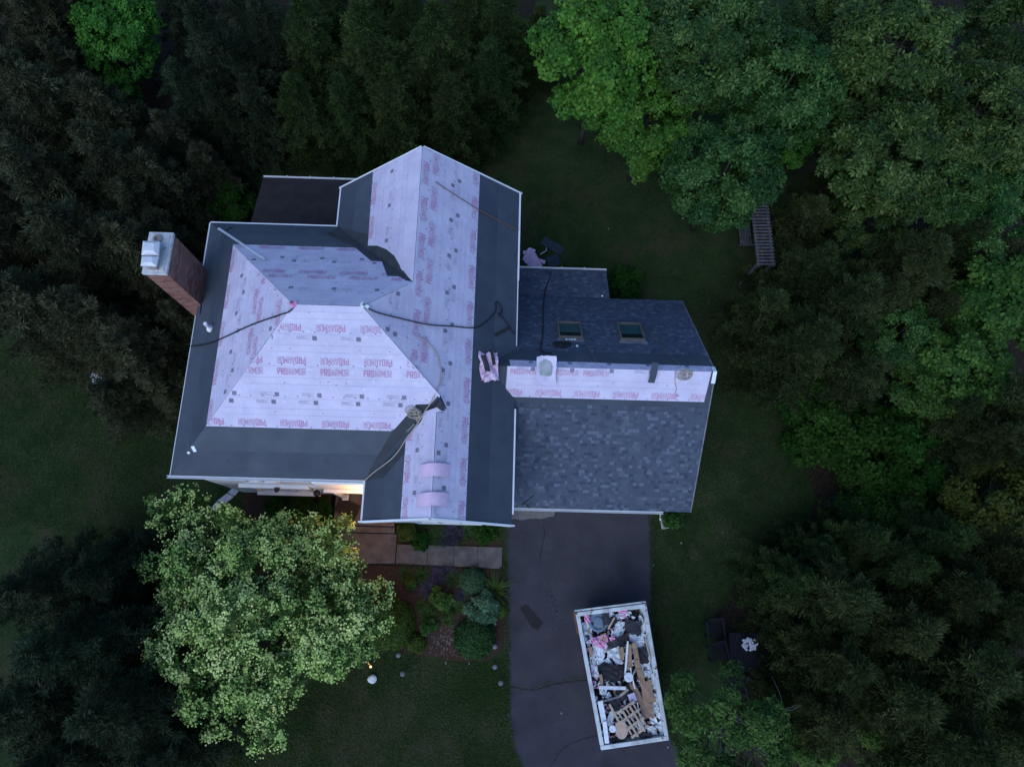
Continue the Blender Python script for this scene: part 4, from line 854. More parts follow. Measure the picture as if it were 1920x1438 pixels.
# ================================================================== yard things
c = px(1002, 1157, .03); mb = MB(); mb.prism([tuple(px(a, b_, .03).xy) for a, b_ in ((975, 1139), (986, 1134), (1018, 1168), (1008, 1181), (997, 1176))], .0245, .04); mb.thing('rubber_mat', M['patch'], 'flat black rubber sheet lying on the driveway', 'mat')
mb = MB(); mb.prism([tuple(px(a, b_, .4).xy) for a, b_ in ((627, 957), (637, 931), (677, 948), (664, 977))], .404, .43); M['doormat'] = mat('doormat', (.022, .016, .013), .95, (.034, .026, .021), 20, 4, .5, 120); mb.thing('door_mat', M['doormat'], 'dark brown mat lying askew on the porch floor', 'mat', bevel=.004)
# wall lantern on the front wing cheek: the lit lamp of the porch
lx = px1 - .50
lr = empty('porch_lantern', (px1 - .02, 2.2, 2.65), 'lit bracket lantern beside the front porch under the gable eave', 'lantern')
mb = MB(); mb.box((px1 - .03, 2.2, 3.0), (.06, .14, .3)); mb.bar((px1 - .05, 2.2, 3.1), (lx, 2.2, 3.1), .03, .03); mb.lathe((lx, 2.2, 2.65), [(.06, 0), (.07, .02)], 8); mb.lathe((lx, 2.2, 2.97), [(.10, 0), (.03, .10)], 8); mb.build('lantern_frame', M['black'], lr)
mb = MB(); mb.lathe((lx, 2.2, 2.68), [(.05, 0), (.065, .12), (.05, .28)], 10); mb.build('lantern_glass', emit('lanternglow', (1, .55, .20), 5), lr)
pl = bpy.data.lights.new('porch_light', 'POINT'); plo = bpy.data.objects.new('porch_light', pl); COL.objects.link(plo); plo.location = (lx - .13, 2.2, 2.85); pl.energy = 75; pl.color = (1, .50, .17); pl.shadow_soft_size = .08
# path lights
def path_light(x, y, top):
    c = px(x, y, .3); c.z = 0; o = empty('path_light', c, {0: 'small grey topped path light at the lawn edge', 1: 'small path light with bright top beside the driveway'}[top], 'path light', 'grey topped path lights' if top == 0 else 'bright topped path lights')
    mb = MB(); mb.tube([c, c + Vector((0, 0, .3))], .012, 6); mb.build('stake', M['steel'], o)
    mb = MB(); mb.lathe(c, [(.035, .22), (.045, .31)], 10); mb.build('lens', M['greywood'], o)
    mb = MB(); mb.lathe(c, [(.085, .31), (.085, .325), (.06, .345), (.02, .35)], 14); mb.build('cap', M['steel'], o)
    mb = MB(); mb.lathe(c, [(.04, .352), (.03, .358)], 10); mb.build('solar_cell', M['greywood'], o)
for a, b_, t in ((677, 1233, 0), (747, 1228, 0), (755, 1263, 0), (928, 1212, 1), (928, 1250, 0), (939, 1280, 1)): path_light(a, b_, t)
c = px(691, 1244, .2); c.z = 0; o = empty('garden_spotlight', c, 'lit brass garden spotlight glowing gold on the front lawn', 'lamp')
mb = MB(); mb.tube([c, c + Vector((0, 0, .16))], .012, 6); mb.bar(c + Vector((-.09, .09, .17)), c + Vector((.09, -.09, .17)), .03, .03); mb.build('bracket', M['gold'], o)
for s_ in (-1, 1): mb = MB(); q = c + Vector((.09 * s_, -.09 * s_, .2)); mb.lathe(q, [(.03, -.03), (.055, .02), (.05, .05)], 10); mb.build('lamp_head', M['gold'], o); mb = MB(); mb.lathe(q, [(.045, .045), (.03, .058)], 10); mb.build('bulb', emit('spotglow', (1, .72, .32), .9), o)
gl = bpy.data.lights.new('spot_light', 'POINT'); glo = bpy.data.objects.new('spot_light', gl); COL.objects.link(glo); glo.location = c + Vector((0, 0, .38)); gl.energy = .35; gl.color = (1, .66, .25); gl.shadow_soft_size = .05
def rock(c, r, m, label, cat='rock', group=None, seed=0, sq=.6, name='rock'):
    rn = random.Random(seed); bm = bmesh.new(); bmesh.ops.create_icosphere(bm, subdivisions=2, radius=1); f = [rn.uniform(0, 6) for _ in range(4)]
    for v in bm.verts:
        k = 1 + .12 * math.sin(v.co.x * 3 + f[0]) * math.sin(v.co.y * 3 + f[1]) + .08 * math.sin(v.co.z * 5 + f[2]) + rn.uniform(-.04, .04); v.co = Vector((v.co.x * r[0] * k, v.co.y * r[1] * k, (v.co.z * k + .8) * r[2]))
    me = bpy.data.meshes.new(name); bm.to_mesh(me); bm.free(); me.materials.append(M[m]); o = bpy.data.objects.new(name, me); COL.objects.link(o); o.location = c; return tag(o, label, cat, group)
rock(px(699, 1272, 0), (.17, .15, .1), 'rock', 'white rounded boulder on the front lawn', seed=1)
rock(px(1689, 968 - 80, 0), (.16, .3, .12), 'greyrock', 'pale upright boulder at the edge of the wooded slope', seed=2)
for i, (a, b_, r, h_) in enumerate(((1526, 840, .1, .3), (1533, 858, .1, .25), (1536, 865, .2, .1), (1560, 866, .3, .1))): rock(px(a, b_, 0), (r, h_, .1), 'greyrock', 'long grey edging stone bordering the woodland bed', 'rock', 'edging stones of the woodland bed', i + 5)
for i in range(9): rn = random.Random(i); rock(px(412 + i * 5 + rn.uniform(-3, 3), 215 + rn.uniform(-6, 12), 0), (rn.uniform(.12, .22), rn.uniform(.1, .2), rn.uniform(.1, .16)), 'greyrock', 'grey fieldstone of the low row along the woodland edge', 'rock', 'fieldstones along the woodland edge', i + 30)
# concrete trough beside the driveway
q = [px(a, b_, .1) for a, b_ in ((1238, 963), (1249, 962), (1254, 989), (1242, 991))]; mb = MB(); mb.prism([tuple(c.xy) for c in q], .01, .06); o = mb.thing('downspout_trough', M['slab'], 'grey concrete splash trough at the garage corner', 'trough')
for i in (0, 1, 2):
    a, b_ = ((3, 0), (2, 1), (3, 2))[i]; mb = MB(); mb.bar(q[a].xy.to_3d() + Vector((0, 0, .08)), q[b_].xy.to_3d() + Vector((0, 0, .08)), .035, .06); mb.build('trough_edge', M['slab'], o)
mb = MB(); mb.tube(spline([(xg - .55, ysg + .2, hs - .1), (xg - .5, ysg + .25, hs - .3), (xg - .42, ysg + .24, 1.2), (xg - .42, ysg + .2, .35), (xg - .42, ysg - .1, .2)], 5), .045, 8); mb.build('downspout', M['white'], house)
# garden furniture under the south-eastern trees
def chair(x, y, ang, label):
    c = px(x, y, .4); c.z = 0.02; o = empty('garden_chair', (0, 0, 0), label, 'chair', None)
    for i in range(5): mb = MB(); mb.box((-.2 + .1 * i, 0, .42), (.07, .5, .025)); mb.build('seat_slat', M['plastic'], o, bevel=.006)
    for i in range(5): mb = MB(); mb.bar((-.2 + .1 * i, .24, .45), (-.22 + .11 * i, .42, .95), .07, .025, up=(0, 1, 0)); mb.build('back_slat', M['plastic'], o)
    for sx in (-1, 1):
        mb = MB(); mb.box((.29 * sx, .02, .62), (.08, .58, .03)); mb.build('armrest', M['plastic'], o, bevel=.006)
        for sy in (-1, 1): mb = MB(); mb.bar((.28 * sx, .22 * sy, 0), (.28 * sx, .22 * sy, .605), .05, .05); mb.build('leg', M['plastic'], o)
        mb = MB(); mb.box((.265 * sx, 0, .40), (.03, .5, .05)); mb.build('seat_rail', M['plastic'], o)
    mb = MB(); mb.bar((-.26, .40, .92), (.26, .40, .92), .05, .07); mb.build('top_rail', M['plastic'], o)
    o.location = c; o.rotation_euler = (0, 0, R_(ang)); WL[o.name] = c
chair(1339, 1181, 4, 'dark slatted garden chair beside the table, nearer the house'); chair(1346, 1223, 14, 'dark slatted garden chair turned slightly, beside the table edge'); chair(1388, 1281, 62, 'dark slatted garden chair half hidden under twigs')
c = px(1395, 1222, .7); c.z = .02; o = empty('garden_table', c, 'dark square slatted garden table under the trees', 'table')
for i in range(9): mb = MB(); mb.box(c + Vector((-.44 + .11 * i, 0, .7)), (.10, 1.25, .03)); mb.build('top_slat', M['plastic'], o, bevel=.005)
for sx in (-1, 1):
    for sy in (-1, 1): mb = MB(); mb.bar(c + Vector((.42 * sx, .55 * sy, 0)), c + Vector((.42 * sx, .55 * sy, .683)), .06, .06); mb.build('leg', M['plastic'], o)
# garden swing with slatted canopy at the wood's edge
A, B = px(1418, 345, 2.1), px(1436, 500, 2.1); d = (B - A); L = d.length; d.normalize(); s_ = Vector((-d.y, d.x, 0)); sw = empty('garden_swing', ((A + B) / 2).xy.to_3d(), 'weathered garden swing frame with slatted canopy half hidden under foliage', 'swing')
for k in (-.28, .28): mb = MB(); mb.bar(A + s_ * k, B + s_ * k, .06, .09); mb.build('canopy_rail', M['oldwood'], sw)
for i in range(26): mb = MB(); q = A + d * (L * (i + .5) / 26) + Vector((0, 0, .062)); mb.bar(q - s_ * .36, q + s_ * .36, .075, .03); mb.build('canopy_slat', M['oldwood'], sw)
for q in (A + d * .15, B - d * .15):
    for k in (-.28, .28): mb = MB(); mb.bar(q + s_ * k + Vector((0, 0, -.048)), (q + s_ * k * 1.05).xy.to_3d(), .08, .08); mb.build('post', M['oldwood'], sw)
ss_ = Vector((0, 0, 0)); C0 = px(1396, 430, .5)
for i in range(5): mb = MB(); q = C0 + s_ * (-.2 + .1 * i); mb.bar(q - d * .75, q + d * .75, .08, .03); mb.build('seat_slat', M['oldwood'], sw)
for e in (-.75, .75): mb = MB(); mb.bar(C0 + d * e + s_ * .3 + Vector((0, 0, .03)), C0 + d * e - s_ * .3 + Vector((0, 0, .03)), .06, .05); mb.build('seat_arm', M['oldwood'], sw); mb = MB(); mb.tube([C0 + d * e, A + d * (L / 2 + e) + s_ * .28], .012, 5); mb.build('chain', M['steel'], sw)
# litter near the north side
c = px(1000, 492, .05); mb = crumple(c, .55, .8, .9, .06, 4, 9, None, .2); crumple(px(993, 477, .05), .5, .4, .3, .05, 8, 6, None, .2, mb); mb.thing('sheet_bundle', M['sheetpink'], 'crumpled pink and white sheeting dropped on the lawn behind the garage', 'sheeting')
mb = MB(); M3 = Matrix.Rotation(R_(-32), 3, 'Z'); c = px(1036, 461, .03); mb.box(c, (1.0, .4, .03), M=M3); M['tarp'] = mat('tarp', (.022, .030, .045), .8, (.034, .044, .062), 4, 5, .3, 30); mb.thing('folded_tarp', M['tarp'], 'dark blue folded tarp lying on the back lawn', 'tarp', bevel=.01)
mb = MB(); mb.box(px(1038, 489, .03), (.55, .5, .03), R_(20)); mb.thing('tarp_square', M['tarp'], 'small dark blue square of sheeting beside the crumpled pink sheeting', 'sheeting', bevel=.01)
mb = MB(); mb.tube(spline([px(1013, 477, .05), px(1018, 474, .08), px(1024, 470, .05), px(1024, 465, .04)], 4), .02, 5); mb.thing('cut_strip', M['sheet'], 'curled white strip on the back lawn', 'scrap')
crumple(px(182, 713, .05), .35, .5, .5, .05, 6, 5, None, .3).thing('paper_scrap', M['scrapw'], 'crumpled white scrap under the cedars beside the west lawn', 'scrap')
for i, (a, b_) in enumerate(((1225, 1059), (1277, 1018), (1354, 998), (1141, 430), (1053, 1336), (1252, 1400), (880, 1243), (836, 1243))):
    rock(px(a, b_, 0), (.035, .04, .025), 'greyrock', 'small pale stone lying on the ground', 'stone', 'small pale stones', i + 60, name='stone')

# pot of white flowers on the garden table
c = px(1402, 1206, .8); c.z = .737; o = empty('flower_pot', c, 'pot of white flowers standing on the garden table', 'flower pot')
mb = MB(); mb.lathe(c, [(.09, 0), (.13, .16), (.14, .18), (.11, .18), (.10, .14)], 14); mb.build('pot', M['plastic'], o)
rn = random.Random(3); fl = MB()
for i in range(70):
    a, r = rn.uniform(0, 6.28), .22 * rn.random() ** .5; q = c + Vector((r * math.cos(a) * 1.2, r * math.sin(a), .24 + .1 * (1 - r / .22) + rn.uniform(-.03, .03))); k = 5
    fl.add([q + Vector((.04 * math.cos(j * 1.257 + i), .04 * math.sin(j * 1.257 + i), rn.uniform(-.008, .012))) for j in range(k)], [tuple(range(k))])
M['petal'] = mat('petal', (.62, .62, .64), .6, (.72, .72, .74), 20); tag(fl.build('blooms', M['petal'], o), kind='stuff')
lf = MB()
for i in range(60):
    a, r = rn.uniform(0, 6.28), rn.uniform(.05, .26); q = c + Vector((0, 0, .17)); e = q + Vector((r * math.cos(a), r * math.sin(a), rn.uniform(-.02, .08))); n_ = Vector((-math.sin(a), math.cos(a), 0)) * .03; lf.add([q, (q + e) / 2 - n_, e, (q + e) / 2 + n_], [(0, 1, 2, 3)])
M['potleaf'] = mat('potleaf', (.02, .05, .015), .6); tag(lf.build('leaves', M['potleaf'], o), kind='stuff')

# loose shreds sprinkled over the load
rn = random.Random(44); lt = MB()
for i in range(700):
    q = quadpt(rn.uniform(.02, .98), rn.uniform(.01, .99)); q.z = rn.uniform(1.16, 1.34); a, b_ = rn.uniform(0, 6.28), rn.uniform(.02, .10); c_ = rn.uniform(.012, .05); d_ = Vector((math.cos(a), math.sin(a), rn.uniform(-.4, .4))) * b_; e_ = Vector((-math.sin(a), math.cos(a), rn.uniform(-.4, .4))) * c_
    lt.add([q - d_ - e_, q + d_ - e_ * rn.uniform(.2, 1), q + d_ + e_, q - d_ * rn.uniform(.4, 1) + e_], [(0, 1, 2, 3)], rn.choice((0, 0, 0, 1, 1, 2, 3)))
lo = lt.build('debris_shreds', [M['scrapw'], M['scrapd'], M['card'], M['scrapp']]); tag(lo, 'small torn shreds scattered through the load of the dumpster', 'debris', kind='stuff')
# ================================================================== vegetation
RNG = np.random.default_rng(11)
def unit(a): return a / np.maximum(np.linalg.norm(a, axis=-1, keepdims=True), 1e-9)
def leaf_mesh(name, P, A, S, Nn, L, Wd, tone, m, fold=.15, mid=.5):
    """diamond leaves: base P, axis A, side S, normal Nn (all n x 3); L, Wd per leaf"""
    n = len(P); L = np.broadcast_to(L, (n,))[:, None]; Wd = np.broadcast_to(Wd, (n,))[:, None]
    V = np.empty((n, 4, 3)); V[:, 0] = P; V[:, 1] = P + A * L * mid - S * Wd * .5 + Nn * Wd * fold; V[:, 2] = P + A * L; V[:, 3] = P + A * L * mid + S * Wd * .5 + Nn * Wd * fold
    idx = np.arange(n)[:, None] * 4; F = np.concatenate([idx + np.array([[0, 1, 2]]), idx + np.array([[0, 2, 3]])], 1).reshape(-1, 3)
    return raw_mesh(name, V.reshape(-1, 3), F, np.repeat(tone, 2), m)
def raw_mesh(name, V, F, tone, m):
    me = bpy.data.meshes.new(name); nf = len(F); k = F.shape[1]
    me.vertices.add(len(V)); me.vertices.foreach_set('co', V.astype(np.float32).ravel())
    me.loops.add(nf * k); me.loops.foreach_set('vertex_index', F.astype(np.int32).ravel())
    me.polygons.add(nf); me.polygons.foreach_set('loop_start', np.arange(0, nf * k, k, dtype=np.int32)); me.polygons.foreach_set('loop_total', np.full(nf, k, np.int32))
    a = me.attributes.new('tone', 'FLOAT', 'FACE'); a.data.foreach_set('value', np.clip(tone, 0, 1).astype(np.float32))
    me.materials.append(m); me.update(calc_edges=True); return me
def rosettes(C, Nn, k, L, Wd, tone, rng, droop=.25, spread=.25, jit=.3):
    """k leaves fanned around each cluster centre C with normal Nn"""
    n = len(C); ref = np.where(np.abs(Nn[:, 2:3]) > .9, np.array([[1., 0, 0]]), np.array([[0, 0, 1.]])); T = unit(np.cross(ref, Nn)); B = np.cross(Nn, T)
    ph = rng.uniform(0, 6.283, (n, 1)) + np.arange(k)[None] * 6.283 / k + rng.normal(0, .35, (n, k))
    A = np.cos(ph)[..., None] * T[:, None] + np.sin(ph)[..., None] * B[:, None]
    A = unit(A + Nn[:, None] * (rng.normal(-droop, jit, (n, k))[..., None])); 
    Nl = unit(Nn[:, None] - A * np.sum(A * Nn[:, None], -1, keepdims=True) + rng.normal(0, .25, (n, k, 3))); Sd = unit(np.cross(A, Nl))
    P = C[:, None] + A * spread * L * rng.uniform(0, 1, (n, k, 1)) + rng.normal(0, .02, (n, k, 3))
    Ls = L * rng.uniform(.7, 1.2, (n, k)); Ws = Wd * rng.uniform(.75, 1.2, (n, k)); to = tone[:, None] + rng.normal(0, .2, (n, k))
    f = lambda a: a.reshape(-1, 3)
    return f(P), f(A), f(Sd), f(Nl), Ls.ravel(), Ws.ravel(), to.ravel()
def lobed_crown(rng, R, H, z0, nl, ncl, lobe=(.24, .40), flat=.75, low=-.25):
    """cluster centres and normals spread over many lobes; returns C, N, tone, lobe centres"""
    d = unit(rng.normal(0, 1, (nl * 4, 3))); d = d[d[:, 2] > low][:nl]; nl = len(d)
    rad = rng.uniform(.45, .84, nl) ; lc = d * rad[:, None] * np.array([R, R, H]); lr = rng.uniform(*lobe, nl) * R
    lt = rng.uniform(.25, .75, nl); which = rng.integers(0, nl, ncl * nl)
    e = unit(rng.normal(0, 1, (len(which), 3)) + np.array([0, 0, .45]) + .7 * d[which])
    r = rng.uniform(.35, 1, len(which)) ** .45
    bump_ = 1 + .22 * np.sin(e[:, 0] * 7 + which) * np.sin(e[:, 1] * 6 + which * 2)
    C = lc[which] + e * (lr[which] * r * bump_)[:, None] * np.array([1, 1, flat]); C[:, 2] += z0
    N_ = unit(e * .7 + np.array([0, 0, .55]) + rng.normal(0, .3, e.shape)); lc2 = lc.copy(); lc2[:, 2] += z0
    return C, N_, lt[which] + rng.normal(0, .08, len(which)), lc2, lr
def limb_mesh(name, base_r, htop, targets, m, rng, lean=0, z_fork=.35):
    mb = MB(); top = Vector((rng.normal(0, .15), rng.normal(0, .15), htop)); n = 6
    tr = [Vector((0, 0, -.1)).lerp(top, i / n) + Vector((rng.normal(0, .05), rng.normal(0, .05), 0)) * (1 if 0 < i < n else 0) for i in range(n + 1)]
    mb.tube(tr, [base_r * (1 - .8 * i / n) for i in range(n + 1)], 8)
    for t in targets:
        t = Vector(t); zf = min(htop * .92, max(htop * .22, t.z * rng.uniform(z_fork, z_fork + .35))); k = zf / htop; a = Vector((0, 0, -.1)).lerp(top, k); r0 = base_r * (1 - .8 * k) * .6
        mid = a.lerp(t, .5) + Vector((rng.normal(0, .15), rng.normal(0, .15), rng.uniform(-.1, .25)))
        mb.tube(spline([a, mid, t], 4), [r0 * (1 - .85 * i / 8) for i in range(9)], 5)
        for _ in range(2):
            e = mid.lerp(t, rng.uniform(.2, .9)); q = e + Vector((rng.normal(0, .5), rng.normal(0, .5), rng.uniform(0, .5))); mb.tube([e, (e + q) / 2 + Vector((rng.normal(0, .05), rng.normal(0, .05), .03)), q], [r0 * .35, r0 * .25, r0 * .08], 4)
    return mb.mesh(name, m, smooth=True)
def leafmat(name, tones, rough=.6, spec=.2, vary=.14, trans=.2):
    m = mat(name, tones[0], rough, tone=tones, spec=spec, vary=vary); n = m.node_tree.nodes; L = m.node_tree.links; b = n['Principled BSDF']; out = n['Material Output']
    tr = n.new('ShaderNodeBsdfTranslucent'); L.new(b.inputs['Base Color'].links[0].from_socket, tr.inputs['Color']); mx = n.new('ShaderNodeMixShader'); mx.inputs[0].default_value = trans
    L.new(b.outputs[0], mx.inputs[1]); L.new(tr.outputs[0], mx.inputs[2]); L.new(mx.outputs[0], out.inputs[0]); return m
LM = dict(
 maple=leafmat('leaf_maple', [(.016, .072, .006), (.034, .128, .011), (.080, .200, .022)]),
 oak=leafmat('leaf_oak', [(.009, .034, .005), (.022, .065, .010), (.082, .150, .034)]),
 oliveoak=leafmat('leaf_oliveoak', [(.009, .028, .004), (.024, .056, .008), (.084, .134, .030)]),
 lime=leafmat('leaf_lime', [(.012, .046, .005), (.027, .076, .008), (.066, .130, .018)]),
 twig=leafmat('leaf_twig', [(.022, .058, .008), (.044, .096, .013), (.090, .155, .028)]),
 yellow=leafmat('leaf_yellow', [(.026, .044, .004), (.052, .072, .006), (.095, .112, .012)]),
 dogwood=leafmat('leaf_dogwood', [(.024, .068, .009), (.046, .108, .014), (.085, .155, .026)]),
 under=leafmat('leaf_under', [(.007, .030, .004), (.015, .050, .007), (.034, .080, .014)], .85, .06),
 cedar=leafmat('needle_cedar', [(.022, .028, .012), (.045, .051, .023), (.108, .116, .060)], .8, .1),
 cedargreen=leafmat('needle_cedargreen', [(.016, .026, .007), (.032, .047, .013), (.080, .102, .034)], .8, .1),
 spruce=leafmat('needle_spruce', [(.012, .023, .010), (.024, .040, .018), (.060, .080, .042)], .8, .1),
 hemlock=leafmat('needle_hemlock', [(.015, .034, .008), (.029, .056, .014), (.068, .102, .031)], .8, .1),
 box=leafmat('leaf_box', [(.014, .048, .010), (.030, .082, .018), (.058, .125, .034)]),
 boxyel=leafmat('leaf_boxyel', [(.030, .058, .006), (.056, .092, .010), (.095, .13, .020)]),
 bluegreen=leafmat('leaf_bluegreen', [(.030, .075, .034), (.052, .115, .052), (.085, .16, .08)]),
 grass=leafmat('leaf_grass', [(.022, .052, .009), (.040, .082, .014), (.07, .12, .024)]),
 lavender=leafmat('leaf_lavender', [(.04, .05, .03), (.07, .058, .09), (.11, .09, .14)]),
 silver=leafmat('leaf_silver', [(.04, .08, .04), (.10, .14, .09), (.22, .27, .20)]),
)
M['blossom'] = mat('blossom', (.30, .36, .24), .7, tone=[(.175, .295, .056), (.33, .45, .112), (.55, .63, .225)], spec=.2)

def broad_variant(kind, seed, R, H, z0, nl, ncl, k, L, Wd, bark='bark', base_r=.2, low=-.25, lobe=(.24, .40), limbs=10, tone_off=0, droop=.25):
    rng = np.random.default_rng(seed); C, N_, to, lc, lr = lobed_crown(rng, R, H, z0, nl, ncl, lobe, low=low)
    P, A, S_, Nl, Ls, Ws, tt = rosettes(C, N_, k, L, Wd, to + tone_off, rng, droop)
    cm = leaf_mesh('crown', P, A, S_, Nl, Ls, Ws, tt, LM[kind], mid=.55)
    idx = rng.permutation(len(lc))[:limbs]; tm = limb_mesh('trunk', base_r, z0 + H * .55, [tuple(lc[i]) for i in idx], M[bark], rng)
    return dict(crown=cm, trunk=tm, R=R, z0=z0, H=H)
def conifer_variant(kind, seed, R, h, zb, levels=14, per=9, tufts=5, Ls=.24, Wd=.038, up=.15, k=17):
    """tiers of irregular branches carrying feathery tufts of sprays"""
    rng = np.random.default_rng(seed); Cs, Ds, Ts = [], [], []; br = []
    for li in range(levels):
        t = li / (levels - 1); z = zb + (h - zb) * t ** .9; Rl = R * (1 - t) ** .7 + .2; nb = max(4, int(per * (1 - .4 * t)))
        for b in range(nb):
            ph = 6.283 * b / nb + li * 2.4 + rng.normal(0, .4); Lb = Rl * rng.uniform(.4, 1.2); d = np.array([math.cos(ph), math.sin(ph), 0]); sd = np.array([-d[1], d[0], 0]); tone = rng.uniform(.1, .8); br.append((z, d, Lb)); bend = rng.normal(0, .25)
            nt = max(3, int(tufts * Lb / R * 2.6))
            for u in np.linspace(.25, 1.0, nt):
                for sgn in (-1, 0, 1):
                    off = sgn * .30 * Lb * (1.05 - u) * rng.uniform(.5, 1.4); c = d * (u * Lb) + sd * (off + bend * Lb * u * u); c = c + rng.normal(0, .06, 3); c[2] = z + up * Lb * math.sin(u * 2.2) - .2 * Lb * u * u - .2 * abs(off) + rng.normal(0, .09)
                    Cs.append(c); Ds.append(unit(d * .55 + sd * (sgn * .5 + bend * u) + np.array([0, 0, .45]) + rng.normal(0, .22, 3))); Ts.append(tone + rng.normal(0, .12))
    C = np.array(Cs); D = np.array(Ds); T = np.array(Ts); n = len(C)
    A = unit(D[:, None] + rng.normal(0, .55, (n, k, 3))); P = C[:, None] + A * rng.uniform(-.04, .12, (n, k, 1)) + rng.normal(0, .05, (n, k, 3))
    A = A.reshape(-1, 3); P = P.reshape(-1, 3); L = Ls * rng.uniform(.5, 1.25, len(P)); tt = np.repeat(T, k) + rng.normal(0, .12, len(P))
    Nl = unit(np.array([[0, 0, 1.]]) + rng.normal(0, .5, P.shape)); S_ = unit(np.cross(A, Nl)); Nl = np.cross(S_, A)
    cm = leaf_mesh('crown', P, A, S_, Nl, L, Wd * rng.uniform(.7, 1.5, len(P)), tt, LM[kind], fold=.1, mid=.45)
    mb = MB(); mb.tube([(0, 0, -.1), (0, 0, h * .5), (rng.normal(0, .08), rng.normal(0, .08), h * .97)], [.16, .10, .015], 7)
    for z, d, Lb in br[::3]:
        a = Vector((0, 0, z)); mb.tube([a, a + Vector(d) * Lb * .5 + Vector((0, 0, up * Lb * .75 - .08 * Lb)), a + Vector(d) * Lb * .85 + Vector((0, 0, up * Lb * .6 - .2 * Lb))], [.024, .014, .005], 4)
    return dict(crown=cm, trunk=mb.mesh('trunk', M['bark'], smooth=True), R=R, z0=zb + (h - zb) * .4, H=h)
def plant(name, var, x, y, rpx, label, cat='tree', group=None, zc=None, crown_name='crown', trunk_name='trunk', rot=None, sz=1.0, extra=()):
    """put a variant so that its crown is centred on pixel (x,y) with pixel radius rpx"""
    z = var['z0'] + (var['H'] * .3 if zc is None else zc); R = rpx * mpp(z); k = R / var['R']
    z = z * k * sz if k * sz < 1.6 else z; z = min(z, 12); k = rpx * mpp(z) / var['R']; zz = (var['z0'] + (var['H'] * .3 if zc is None else zc)) * k * sz
    c = px(x, y, zz); o = empty(name, (c.x, c.y, 0), label, cat, group); o.rotation_euler = (0, 0, random.uniform(0, 6.28) if rot is None else rot); o.scale = (k, k, k * sz)
    for nm, me in ((trunk_name, var['trunk']), (crown_name, var['crown'])) + tuple(extra):
        if me is None: continue
        q = bpy.data.objects.new(nm, me); COL.objects.link(q); q.parent = o
    return o

V = {}
for i in range(2):
    V['maple%d' % i] = broad_variant('maple', 100 + i, 3.6, 3.0, 6.0, 70, 62, 6, .20, .17, base_r=.15, low=-.55, lobe=(.15, .27))
    V['oak%d' % i] = broad_variant('oak', 110 + i, 3.8, 3.0, 6.5, 66, 52, 7, .28, .125, base_r=.15, low=-.55, droop=.05, lobe=(.15, .26))
    V['oliveoak%d' % i] = broad_variant('oliveoak', 120 + i, 3.6, 2.8, 6.0, 60, 48, 7, .28, .12, base_r=.15, low=-.55, lobe=(.15, .26), droop=.05)
    V['lime%d' % i] = broad_variant('lime', 130 + i, 2.6, 2.2, 4.2, 46, 40, 6, .27, .15, base_r=.15, lobe=(.16, .28))
    V['under%d' % i] = broad_variant('under', 140 + i, 1.6, 1.1, 1.0, 24, 55, 6, .16, .12, base_r=.06, limbs=6)
    V['cedar%d' % i] = conifer_variant('cedar', 150 + i, 2.4, 7.5, .8)
    V['cedargreen%d' % i] = conifer_variant('cedargreen', 160 + i, 2.4, 7.0, .8, up=.2)
    V['spruce%d' % i] = conifer_variant('spruce', 170 + i, 2.6, 8.5, .6, 16, 10, Ls=.22, up=.06)
    V['hemlock%d' % i] = conifer_variant('hemlock', 180 + i, 2.5, 8.0, .6, 16, 10, Ls=.22, up=.06)
V['yellow0'] = broad_variant('yellow', 190, 2.2, 1.9, 2.2, 40, 70, 6, .15, .11, base_r=.12, lobe=(.2, .32))
V['bare0'] = broad_variant('twig', 195, 2.4, 1.8, 3.0, 40, 52, 6, .13, .06, bark='palebark', base_r=.10, lobe=(.12, .22), limbs=30, low=-.1)

